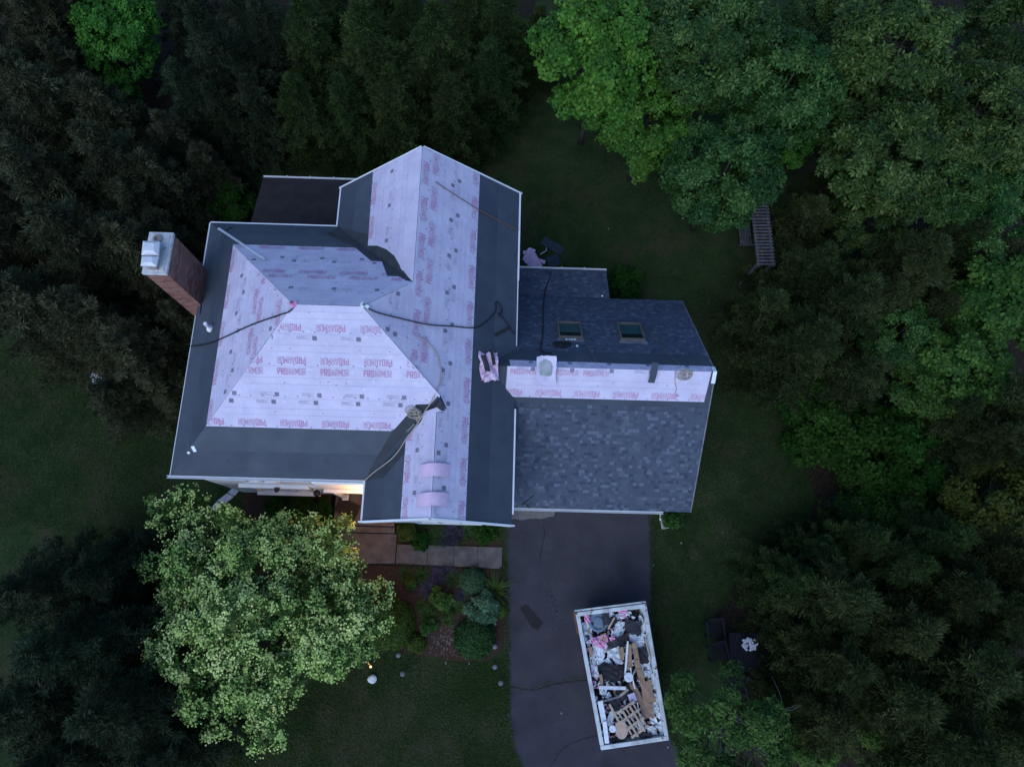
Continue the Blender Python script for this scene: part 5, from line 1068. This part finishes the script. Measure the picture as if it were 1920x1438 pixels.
T = [  # kind, x, y, rpx, name, label, group
 ('maple', 1120, 100, 165, 'maple_tree', 'bright green maple with dense rounded crown overhanging the back lawn', None),
 ('maple', 1215, 225, 115, 'maple_tree', 'smaller bright green maple leaning out over the lawn behind the garage', None),
 ('oak', 1330, 60, 165, 'oak_tree', 'dark glossy oak behind the bright maple', 'oaks behind the garage'),
 ('oak', 1362, 315, 130, 'oak_tree', 'blue green oak whose crown hides the end of the garden swing', None),
 ('oak', 1470, 150, 140, 'oak_tree', 'dark glossy oak behind the bright maple', 'oaks behind the garage'),
 ('maple', 1480, 240, 75, 'maple_tree', 'young bright green maple between the dark oaks', None),
 ('oliveoak', 1700, 70, 170, 'oak_tree', 'olive green oak in the east wood', 'olive oaks in the east wood'),
 ('oliveoak', 1670, 270, 150, 'oak_tree', 'olive green oak in the east wood', 'olive oaks in the east wood'),
 ('oliveoak', 1860, 200, 150, 'oak_tree', 'olive green oak in the east wood', 'olive oaks in the east wood'),
 ('oliveoak', 1640, 400, 85, 'oak_tree', 'olive green oak in the east wood', 'olive oaks in the east wood'),
 ('oliveoak', 1920, 40, 140, 'oak_tree', 'olive green oak in the east wood', 'olive oaks in the east wood'),
 ('oliveoak', 1600, 190, 90, 'oak_tree', 'olive green oak in the east wood', 'olive oaks in the east wood'),
 ('oliveoak', 1780, 330, 110, 'oak_tree', 'olive green oak in the east wood', 'olive oaks in the east wood'),
 ('oak', 1240, 20, 120, 'oak_tree', 'dark glossy oak behind the bright maple', 'oaks behind the garage'),
 ('oliveoak', 1560, 30, 100, 'oak_tree', 'olive green oak in the east wood', 'olive oaks in the east wood'),
 ('oak', 1900, 400, 110, 'oak_tree', 'olive green oak in the east wood', 'olive oaks in the east wood'),
 ('lime', 1890, 560, 110, 'hickory_tree', 'broad leaved fresh green tree on the east wood slope', 'fresh green broad leaved trees of the east wood'),
 ('lime', 1810, 680, 95, 'hickory_tree', 'broad leaved fresh green tree on the east wood slope', 'fresh green broad leaved trees of the east wood'),
 ('lime', 1745, 730, 75, 'hickory_tree', 'broad leaved fresh green tree on the east wood slope', 'fresh green broad leaved trees of the east wood'),
 ('oak', 1690, 620, 80, 'oak_tree', 'slim pale leaved oak among the cedars east of the garage', None),
 ('oak', 1430, 60, 90, 'oak_tree', 'dark glossy oak behind the bright maple', 'oaks behind the garage'),
 ('maple', 215, 45, 100, 'maple_tree', 'bright green maple standing among the dark cedars north west of the house', None),
 ('maple', 35, 5, 55, 'maple_tree', 'small bright maple behind the westernmost brown cedars', None),
 ('maple', 205, 160, 58, 'maple_tree', 'small green maple among brown cedars north west of the house', None),
 ('yellow', 1880, 930, 105, 'golden_shrub_tree', 'yellow green rounded tree at the wood edge', None),
 ('bare', 1390, 1370, 130, 'sparse_tree', 'sparse tree with bare pale branches beside the dumpster', None),
 ('bare', 1520, 1400, 60, 'sparse_tree', 'thin sapling with bright leaves beside the sparse tree', None),
 ('bare', 1650, 1385, 65, 'sparse_tree', 'thin sapling with crooked pale twigs among the south cedars', None),
 ('under', 1540, 800, 80, 'understory_shrub', 'leafy dark green shrub at the border of the east bed', 'leafy shrubs of the east bed'),
 ('under', 1620, 840, 90, 'understory_shrub', 'leafy dark green shrub at the border of the east bed', 'leafy shrubs of the east bed'),
 ('under', 1700, 830, 80, 'understory_shrub', 'leafy dark green shrub at the border of the east bed', 'leafy shrubs of the east bed'),
 ('under', 1660, 960, 75, 'understory_shrub', 'leafy dark green shrub at the border of the east bed', 'leafy shrubs of the east bed'),
 ('under', 1760, 880, 80, 'understory_shrub', 'leafy dark green shrub at the border of the east bed', 'leafy shrubs of the east bed'),
 ('under', 1520, 750, 60, 'understory_shrub', 'leafy dark green shrub at the border of the east bed', 'leafy shrubs of the east bed'),
 ('under', 425, 365, 58, 'laurel_bush', 'glossy dark bush at the north west corner of the house', None),
 ('under', 440, 445, 40, 'laurel_bush', 'small dark bush in the nook by the low porch roof', None),
 ('under', 1172, 535, 40, 'garden_bush', 'rounded green bush in the notch of the garage roof', None),
]
ced = [('cedar', 60, 170, 120), ('cedar', 200, 290, 115), ('cedar', 60, 330, 120), ('cedar', 130, 440, 125), ('cedar', 290, 330, 85), ('cedar', 30, 560, 115), ('cedar', 250, 470, 100), ('cedar', 150, 590, 105), ('cedar', 300, 430, 70), ('cedar', 240, 660, 85), ('cedar', 330, 590, 60), ('cedar', 200, 740, 62), ('cedar', 60, 20, 110), ('cedar', 120, 120, 80), ('cedar', 320, 250, 75), ('cedar', -20, 90, 110), ('cedar', -30, 240, 110), ('cedar', -20, 430, 100), ('cedar', 60, 620, 60), ('cedar', 130, 0, 90), ('cedar', 20, 0, 90), ('cedar', -30, 520, 80), ('cedar', 380, 300, 60), ('cedar', 300, 520, 60), ('cedar', 190, 200, 90), ('cedar', 10, 370, 90), ('cedar', 250, 380, 80)]
for q in ced: T.append(q + ('cedar_tree', 'feathery brownish cedar in the dense stand west of the chimney', 'brown cedars west of the house'))
for q in [('spruce', 400, 90, 115), ('spruce', 350, 170, 85), ('spruce', 480, 190, 75), ('spruce', 500, 60, 90), ('spruce', 410, 200, 70), ('spruce', 330, -10, 90), ('spruce', 450, -20, 90)]: T.append(q + ('spruce_tree', 'very dark blue green spruce north of the low porch roof', 'dark spruces north of the porch'))
for q in [('hemlock', 580, 60, 100), ('hemlock', 560, 190, 80), ('hemlock', 690, 80, 115), ('hemlock', 650, 190, 80), ('hemlock', 740, 180, 90), ('hemlock', 820, 80, 115), ('hemlock', 850, 190, 80), ('hemlock', 920, 130, 85), ('hemlock', 940, 30, 90), ('hemlock', 770, 20, 80), ('hemlock', 620, 10, 80), ('hemlock', 880, -10, 90), ('hemlock', 700, -30, 90), ('hemlock', 1010, 60, 70)]: T.append(q + ('hemlock_tree', 'dark green hemlock in the row behind the north gable', 'hemlocks behind the north gable'))
for q in [('cedargreen', 1445, 575, 75), ('cedargreen', 1520, 640, 105), ('cedargreen', 1600, 560, 105), ('cedargreen', 1530, 500, 90), ('cedargreen', 1520, 400, 70), ('cedargreen', 1720, 490, 110), ('cedargreen', 1620, 700, 80), ('cedar', 1560, 180, 70), ('cedargreen', 1810, 450, 80), ('cedargreen', 1900, 740, 90), ('cedargreen', 1850, 820, 80), ('cedar', 1900, 490, 80), ('cedargreen', 1600, 330, 70), ('cedargreen', 1485, 470, 45), ('cedargreen', 1660, 560, 80), ('cedargreen', 1760, 580, 70), ('cedargreen', 1930, 830, 90), ('cedargreen', 1800, 770, 70)]: T.append(q + ('cedar_tree', 'feathery olive cedar on the slope east of the garage', 'olive cedars east of the garage'))
for q in [('cedargreen', 1580, 1120, 105), ('cedargreen', 1580, 1250, 95), ('cedargreen', 1700, 1180, 100), ('cedargreen', 1800, 1110, 100), ('hemlock', 1700, 1060, 80), ('cedargreen', 1830, 1260, 110), ('cedargreen', 1900, 1150, 90), ('cedargreen', 1700, 1310, 100), ('cedargreen', 1800, 1400, 110), ('cedargreen', 1900, 1380, 90), ('hemlock', 1490, 1090, 70), ('cedargreen', 1515, 1195, 62), ('cedargreen', 1560, 1360, 80), ('hemlock', 1620, 1010, 70), ('cedargreen', 1920, 1060, 90), ('hemlock', 1770, 1010, 80), ('cedargreen', 1930, 1280, 90), ('cedargreen', 1640, 1190, 80), ('cedargreen', 1510, 1320, 60), ('hemlock', 1540, 1040, 60)]: T.append(q + ('cedar_tree', 'feathery grey green cedar in the stand behind the garden table', 'grey green cedars behind the garden table'))
for q in [('spruce', 60, 1110, 110), ('spruce', 190, 1080, 90), ('spruce', 130, 1220, 125), ('spruce', 40, 1330, 120), ('spruce', 220, 1330, 120), ('spruce', 110, 1430, 110), ('spruce', 290, 1430, 90)]: T.append(q + ('spruce_tree', 'dense blackish spruce beside the blossoming tree', 'blackish spruces beside the blossoming tree'))
cnt_ = {}
for kd, x, y, r, nm, lab, gr in T:
    ks = [k for k in V if k.rstrip('01') == kd]; cnt_[kd] = cnt_.get(kd, 0) + 1
    to_ = plant(nm, V[ks[cnt_[kd] % len(ks)]], x, y, r, lab, 'shrub' if 'shrub' in nm or 'bush' in nm else 'tree', gr, sz=1.0)

    if nm == 'sparse_tree':
        br_ = {1390: [[(1440, 1400), (1395, 1340), (1360, 1285), (1330, 1262)], [(1425, 1385), (1375, 1345), (1320, 1305), (1300, 1290)], [(1410, 1372), (1385, 1305), (1362, 1268)], [(1400, 1345), (1360, 1335), (1318, 1330)], [(1400, 1400), (1350, 1375), (1310, 1350)], [(1465, 1372), (1467, 1330), (1462, 1300), (1447, 1268)], [(1468, 1332), (1485, 1330), (1500, 1322)], [(1405, 1320), (1395, 1285), (1372, 1272)]]}.get(x, [])
        Mi = Matrix.LocRotScale(to_.location, to_.rotation_euler.to_quaternion(), to_.scale).inverted()
        for path in br_:
            mb = MB(); n = len(path); mb.tube(spline([Mi @ px(a, b, 2.9 + .9 * i / n) for i, (a, b) in enumerate(path)], 4), [.020 * (1 - .8 * i / ((n - 1) * 4)) for i in range((n - 1) * 4 + 1)], 5)
            q = bpy.data.objects.new('bare_branch', mb.mesh('bare_branch', M['palebark'], smooth=True)); COL.objects.link(q); q.parent = to_

# blossoming dogwood in front of the porch
rng = np.random.default_rng(77); Rw, Hw, zw = 4.05, 2.6, 2.9
C, N_, to, lc, lr = lobed_crown(rng, Rw, Hw, zw, 130, 46, (.10, .19), low=-.4)
ex = [(590, 985, 3.3), (640, 1005, 3.1), (610, 1030, 3.8), (668, 1060, 3.0), (655, 1100, 3.4), (690, 1120, 2.9), (672, 1165, 2.9), (650, 1180, 3.2), (560, 975, 3.4), (440, 965, 3.3), (370, 960, 2.9), (330, 985, 3.0), (600, 1230, 3.0), (640, 1130, 3.6), (500, 1330, 2.7), (420, 1340, 2.6), (290, 1060, 2.8), (285, 1180, 2.7), (560, 1290, 2.8), (350, 1290, 2.8)]
for i, (a, b, z) in enumerate(ex):
    c = px(a, b, z); c = np.array([c.x + 7.5, (c.y + 1.45) / .93, z]); e = unit(rng.normal(0, 1, (46, 3)) + np.array([0, 0, .5])); C = np.concatenate([C, c + e * rng.uniform(.3, .62, (46, 1)) * np.array([1, 1, .7])]); N_ = np.concatenate([N_, unit(e * .7 + np.array([0, 0, .6]))]); to = np.concatenate([to, np.full(46, rng.uniform(.3, .8)) + rng.normal(0, .08, 46)]); lc = np.concatenate([lc, c[None]])
th = np.arctan2(C[:, 1], C[:, 0]); kf = 1 + .07 * np.sin(3 * th + 1) + .06 * np.sin(5 * th + 2.2) + .04 * np.sin(9 * th); C[:, :2] *= kf[:, None]; C[:, 1] *= .93
to = .5 + (to - .5) * 1.6
P, A, S_, Nl, Ls, Ws, tt = rosettes(C, N_, 6, .13, .075, to, rng)
cm = leaf_mesh('crown', P, A, S_, Nl, Ls, Ws, tt, LM['dogwood'])
# flower heads: clumps of little four petalled blossoms on the outside of each lobe
sel = rng.random(len(C)) < .42; Cb = C[sel] + np.array([0, 0, .06]) + N_[sel] * .06; nb = 15
Q = (Cb[:, None] + rng.normal(0, .075, (len(Cb), nb, 3)) * np.array([1, 1, .5])).reshape(-1, 3); Nq = unit(np.repeat(N_[sel], nb, 0) * .6 + np.array([0, 0, .6]) + rng.normal(0, .3, (len(Q), 3)))
ref = np.array([[1., 0, 0]]); Tq = unit(np.cross(Nq, ref)); Bq = np.cross(Nq, Tq); sz_ = rng.uniform(.022, .040, (len(Q), 1)); an = rng.uniform(0, 6.28, (len(Q), 1)); T1 = Tq * np.cos(an) + Bq * np.sin(an); B1 = np.cross(Nq, T1)
VV = np.stack([Q - T1 * sz_ , Q - B1 * sz_ + Nq * sz_ * .3, Q + T1 * sz_, Q + B1 * sz_ + Nq * sz_ * .3], 1).reshape(-1, 3); FF = np.arange(len(Q))[:, None] * 4 + np.array([[0, 1, 2, 3]])
bl = raw_mesh('blossoms', VV, FF, np.repeat(to[sel], nb) + rng.normal(0, .25, len(Q)), M['blossom'])
tm = limb_mesh('trunk', .17, zw + .8, [tuple(lc[i]) for i in rng.permutation(len(lc))[:16]], M['bark'], rng)
dog = empty('dogwood_tree', (-7.58, -1.45, 0), 'large rounded tree covered in pale cream blossoms in front of the porch', 'tree')
for nm, me in (('trunk', tm), ('crown', cm), ('blossoms', bl)):
    q = bpy.data.objects.new(nm, me); COL.objects.link(q); q.parent = dog
    if nm == 'blossoms': q['kind'] = 'stuff'

# ------------------------------------------------------------------ garden shrubs
def dome(kind, seed, R, H, n, L, Wd, k=5, flat=False, square=False):
    rng = np.random.default_rng(seed); d = unit(rng.normal(0, 1, (n * 2, 3))); d = d[d[:, 2] > -.2][:n]; r = rng.uniform(.86, 1.03, len(d)) * (1 + .05 * np.sin(d[:, 0] * 5 + seed) * np.sin(d[:, 1] * 6))
    if square: d2 = d / np.maximum(np.abs(d[:, :2]).max(1), np.abs(d[:, 2]))[:, None]; e = d * .35 + d2 * .65
    else: e = d
    C = e * r[:, None] * np.array([R, R, H]); C[:, 2] += H * .15
    P, A, S_, Nl, Ls, Ws, tt = rosettes(C, unit(d + rng.normal(0, .25, d.shape)), k, L, Wd, rng.uniform(.2, .8, len(d)), rng, droop=-.3)
    cm = leaf_mesh('foliage', P, A, S_, Nl, Ls, Ws, tt, LM[kind]); mb = MB()
    for i in range(7):
        a = i * .9 + .3; mb.tube([(0, 0, -.02), (.3 * R * math.cos(a), .3 * R * math.sin(a), H * .5), (.75 * R * math.cos(a), .75 * R * math.sin(a), H * .75)], [.03, .02, .008], 5)
    # dark twiggy core so the dome is not hollow
    return dict(crown=cm, trunk=mb.mesh('stems', M['bark']), R=R, z0=H * .5, H=H)
def blades(kind, seed, n, L, Wd, arch=.6, up=1.0, spread=.12, tones=(.2, .8)):
    rng = np.random.default_rng(seed); ph = rng.uniform(0, 6.283, n); el = rng.uniform(.25, 1.3, n); V_, F_, T_ = [], [], []; seg = 4
    d = np.stack([np.cos(ph), np.sin(ph), 0 * ph], 1); s_ = np.stack([-np.sin(ph), np.cos(ph), 0 * ph], 1); base = d * rng.uniform(0, spread, (n, 1)); Lb = L * rng.uniform(.6, 1.1, n)
    for i in range(seg + 1):
        t = i / seg; w_ = Wd * (1 - t ** 1.5) * .5 + .001
        c = base + d * (Lb * np.cos(el) * t)[:, None] + np.array([0, 0, 1.]) * (Lb * np.sin(el) * t - arch * Lb * t * t * .6)[:, None]; c[:, 2] = np.maximum(c[:, 2], .01)
        V_.append(c - s_ * w_); V_.append(c + s_ * w_)
    Vv = np.stack(V_, 1).reshape(-1, 3); k = 2 * (seg + 1); idx = np.arange(n)[:, None] * k
    F = np.concatenate([idx + np.array([[2 * i, 2 * i + 1, 2 * i + 3, 2 * i + 2]]) for i in range(seg)], 0)
    me = raw_mesh('foliage', Vv, F, np.tile(rng.uniform(*tones, n), seg), LM[kind]); return dict(crown=me, trunk=None, R=L * .75, z0=.15, H=.3)
G = dict(boxball=dome('box', 1, .7, .65, 1500, .075, .04), boxyel=dome('boxyel', 2, .85, .9, 2000, .08, .04), blueball=dome('bluegreen', 3, .5, .5, 1300, .055, .03), small=dome('boxyel', 4, .35, .35, 500, .07, .04), lime=broad_variant('lime', 5, .42, .35, .3, 16, 14, 6, .14, .08, base_r=.02, limbs=4), blue=broad_variant('bluegreen', 6, .6, .35, .3, 22, 20, 7, .13, .07, base_r=.02, limbs=4), square=dome('boxyel', 7, .38, .45, 900, .06, .035, square=True),
         yucca=blades('grass', 8, 90, .85, .045), tuft=blades('grass', 9, 160, .5, .018), lav=blades('lavender', 10, 220, .38, .022, .3), lowbush=broad_variant('under', 11, .5, .3, .25, 18, 18, 6, .12, .07, base_r=.02, limbs=4), silver=blades('silver', 12, 120, .5, .03), yew=broad_variant('under', 13, .9, .6, .5, 30, 45, 6, .09, .03, base_r=.04, limbs=5), fern=blades('grass', 14, 60, .45, .07, .7))
GP = [('boxball', 889, 1198, 34, 'boxwood_dome', 'large clipped dark green dome at the lower edge of the flower bed', None), ('boxyel', 727, 1172, 42, 'boxwood_dome', 'big yellow green clipped dome beneath the blossoming tree', None), ('blueball', 885, 1090, 23, 'globe_shrub', 'neat blue green globe shrub below the front walk', None),
 ('small', 780, 1207, 15, 'dwarf_shrub', 'small olive round shrub beside the big yellow green dome', None), ('lime', 803, 1176, 14, 'lime_shrub', 'little yellowish shrub above the pebble mulch', None), ('lime', 828, 1121, 19, 'lime_shrub', 'bright lime green shrub in the middle of the flower bed', None), ('blue', 903, 1142, 30, 'hosta_clump', 'wide blue green leafy clump beside the spiky plant', None), ('yucca', 927, 1107, 31, 'yucca_plant', 'spiky long leaved plant beside the driveway', None),
 ('small', 938, 1143, 13, 'dwarf_shrub', 'yellow green shrub squeezed against the driveway edge', None), ('small', 770, 1093, 11, 'dwarf_shrub', 'tiny round shrub alone in the mulch', None), ('square', 762, 996, 15, 'boxwood_block', 'square clipped bush at the porch step corner', None), ('lowbush', 788, 1012, 17, 'low_shrub', 'low dark shrub spilling over the front walk edge', None), ('lowbush', 910, 1000, 20, 'low_shrub', 'glossy low shrub below the front gable', None), ('yew', 560, 945, 26, 'yew_bush', 'dark yew under the front window', 'yews under the front window'), ('yew', 600, 955, 24, 'yew_bush', 'dark yew under the front window', 'yews under the front window'), ('yew', 515, 945, 22, 'yew_bush', 'dark yew under the front window', 'yews under the front window'),
 ('lime', 1262, 973, 18, 'corner_bush', 'bright green bush at the garage corner beside the trough', None), ('silver', 1537, 812, 22, 'silver_plant', 'silvery variegated clump at the east bed border', None), ('silver', 1545, 840, 16, 'silver_plant', 'smaller silvery clump by the edging stones', None), ('silver', 1570, 945, 18, 'silver_plant', 'silvery clump in the lower east bed', None)]
for k, x, y, r, nm, lab, gr in GP: plant(nm, G[k], x, y, r, lab, 'shrub', gr, crown_name='foliage', trunk_name='stems')
for k, pts, nm, lab, gr in (('lav', [(820, 1078), (838, 1072), (805, 1105), (846, 997), (838, 1008), (858, 1003), (870, 1118), (812, 1092)], 'lavender_clump', 'purple flowering clump in the front beds', 'purple flowering clumps'),
    ('tuft', [(790, 1135), (800, 1152), (850, 1140), (846, 1085), (862, 1010), (880, 1005), (825, 1000), (812, 1006), (930, 1000), (812, 1135), (790, 1078), (760, 1075), (835, 1152)], 'grass_tuft', 'green grassy tuft in the front beds', 'grassy tufts'),
    ('fern', [(812, 1000), (826, 1008), (875, 995), (806, 1160), (838, 1165), (875, 1130)], 'fern_clump', 'arching fern clump in the front beds', 'fern clumps')):
    for i, (x, y) in enumerate(pts): plant(nm, G[k], x, y, random.uniform(11, 17), lab, 'plant', gr, crown_name='foliage')
# weeds along the asphalt joint and mulch pebbles
rng = np.random.default_rng(5); Pw = []
for i in range(90):
    t = rng.random(); q = px(952 + 150 * t + rng.normal(0, 2), 1286 + 7 * math.sin(t * 6.0) - 9 * t + rng.normal(0, 2.5)); Pw.append((q.x, q.y, .022))
Pw = np.array(Pw); N0 = np.tile([[0, 0, 1.]], (len(Pw), 1)); r_ = rosettes(Pw, N0, 4, .05, .014, rng.uniform(.2, .8, len(Pw)), rng, droop=-.6)
wo = bpy.data.objects.new('weeds', leaf_mesh('weeds', *r_[:6], r_[6], LM['grass'])); COL.objects.link(wo); tag(wo, 'thin line of weeds growing in the driveway crack', 'weeds', kind='stuff')
pb = MB(); rn = random.Random(9)
for i in range(420):
    q = px(rn.gauss(838, 24), rn.gauss(1200, 22)) if i < 260 else px(rn.uniform(640, 940), rn.uniform(1072, 1230)); r = rn.uniform(.008, .028); a = rn.uniform(0, 3)
    pb.add([q + Vector((r * math.cos(a + j * 1.257) * rn.uniform(.7, 1.2), r * math.sin(a + j * 1.257), .03)) for j in range(5)] + [q + Vector((0, 0, .03 + r * .6))], [(j, (j + 1) % 5, 5) for j in range(5)])
po_ = pb.build('pebbles', M['pebble']); tag(po_, 'pale pebbles scattered over the mulch of the front bed', 'pebbles', kind='stuff')

# grass blades over the visible lawns, thicker and paler in patches
rng = np.random.default_rng(31); GPoly = [[(-40, 640), (120, 660), (240, 780), (330, 720), (312, 900), (420, 960), (300, 1000), (200, 1010), (60, 980), (-40, 1000)], [(560, 1300), (700, 1215), (860, 1245), (940, 1235), (948, 1290), (950, 1400), (975, 1470), (420, 1470), (440, 1390)], [(1230, 965), (1300, 955), (1340, 690), (1270, 560), (1400, 520), (1440, 640), (1500, 760), (1520, 900), (1500, 1010), (1340, 1150), (1290, 1300), (1250, 1380), (1228, 1180)], [(360, 255), (480, 262), (900, 255), (1010, 240), (1200, 300), (1330, 420), (1400, 520), (1270, 560), (1140, 505), (975, 505), (975, 365), (790, 270), (640, 330), (480, 330), (400, 410), (330, 380)], [(-250, 990), (60, 980), (300, 1000), (440, 1390), (420, 1480), (-250, 1480)]]
Pg = []
for pol, n in zip(GPoly, (17000, 17000, 19000, 17000, 9000)):
    W_ = [px(a, b, 0) for a, b in pol]; q = [(c.x, c.y) for c in W_]; xs0, xs1, ys0, ys1 = min(a for a, b in q), max(a for a, b in q), min(b for a, b in q), max(b for a, b in q)
    X = rng.uniform(xs0, xs1, n * 2); Y = rng.uniform(ys0, ys1, n * 2); k = np.zeros(len(X), bool)
    for i in range(len(q)):
        x1, y1 = q[i]; x2, y2 = q[(i + 1) % len(q)]; k ^= ((y1 > Y) != (y2 > Y)) & (X < (x2 - x1) * (Y - y1) / (y2 - y1 + 1e-12) + x1)
    Pg.append(np.stack([X[k], Y[k], np.full(k.sum(), .003)], 1))
eg = []
for i in range(len(dw)):
    a, b = dw[i], dw[(i + 1) % len(dw)]
    if min(a.y, b.y) < -12 or (a.y > 1.5 and b.y > 1.5): continue
    n = int((b - a).length * 260); t = rng.random((n, 1)); nn = np.array([-(b - a).y, (b - a).x]) / (b - a).length; eg.append(np.concatenate([np.array(a.xy) + t * np.array((b - a).xy) + nn * rng.normal(0, .055, (n, 1)), np.full((n, 1), .012)], 1))
pp = []
for a, b, r in ((610, 1350, .35), (700, 1340, .2), (745, 1355, .35), (768, 1330, .25), (640, 1420, .25), (705, 1425, .3), (800, 1400, .22), (912, 1370, .25), (840, 1395, .18), (680, 1300, .2), (1355, 995, .3), (1300, 1040, .2), (850, 1425, .25), (570, 1400, .25), (660, 1370, .2), (770, 1410, .2), (720, 1385, .2)):
    c = px(a, b); k = int(1500 * r); pp.append(np.stack([rng.normal(c.x, r * .55, k), rng.normal(c.y, r * .9, k), np.full(k, .004)], 1))
npal = sum(len(q) for q in pp)
Pg = np.concatenate(Pg + eg + pp); pat = .5 + .28 * np.sin(Pg[:, 0] * 1.3 + 2 * np.sin(Pg[:, 1] * .7)) * np.sin(Pg[:, 1] * 1.1 + 1.5 * np.sin(Pg[:, 0] * .9)); to = pat + rng.normal(0, .2, len(Pg))
for a, b, r in ((610, 1350, .5), (700, 1340, .35), (745, 1360, .5), (765, 1335, .4), (640, 1420, .4), (705, 1425, .5), (800, 1400, .4), (910, 1370, .4), (840, 1395, .3), (680, 1300, .3), (1355, 995, .45), (1300, 1040, .3), (850, 1420, .4), (570, 1400, .4), (1370, 900, .6), (1385, 830, .7)):
    c = px(a, b); to += .55 * np.exp(-((Pg[:, 0] - c.x) ** 2 + (Pg[:, 1] - c.y) ** 2) / (r * r * .5)) * rng.uniform(0, 1.4, len(Pg))
to[-npal:] = rng.uniform(.8, 1.0, npal)
r_ = rosettes(Pg, np.tile([[0, 0, 1.]], (len(Pg), 1)), 3, .075, .016, to, rng, droop=-.7)
LM['turf'] = leafmat('leaf_turf', [(.018, .040, .009), (.034, .060, .014), (.085, .092, .050)], .9, .05, 0, .1)
gb = bpy.data.objects.new('grass', leaf_mesh('grass', *r_[:6], r_[6], LM['turf'])); COL.objects.link(gb); tag(gb, 'short uneven grass of the lawns around the house', 'grass', kind='stuff')
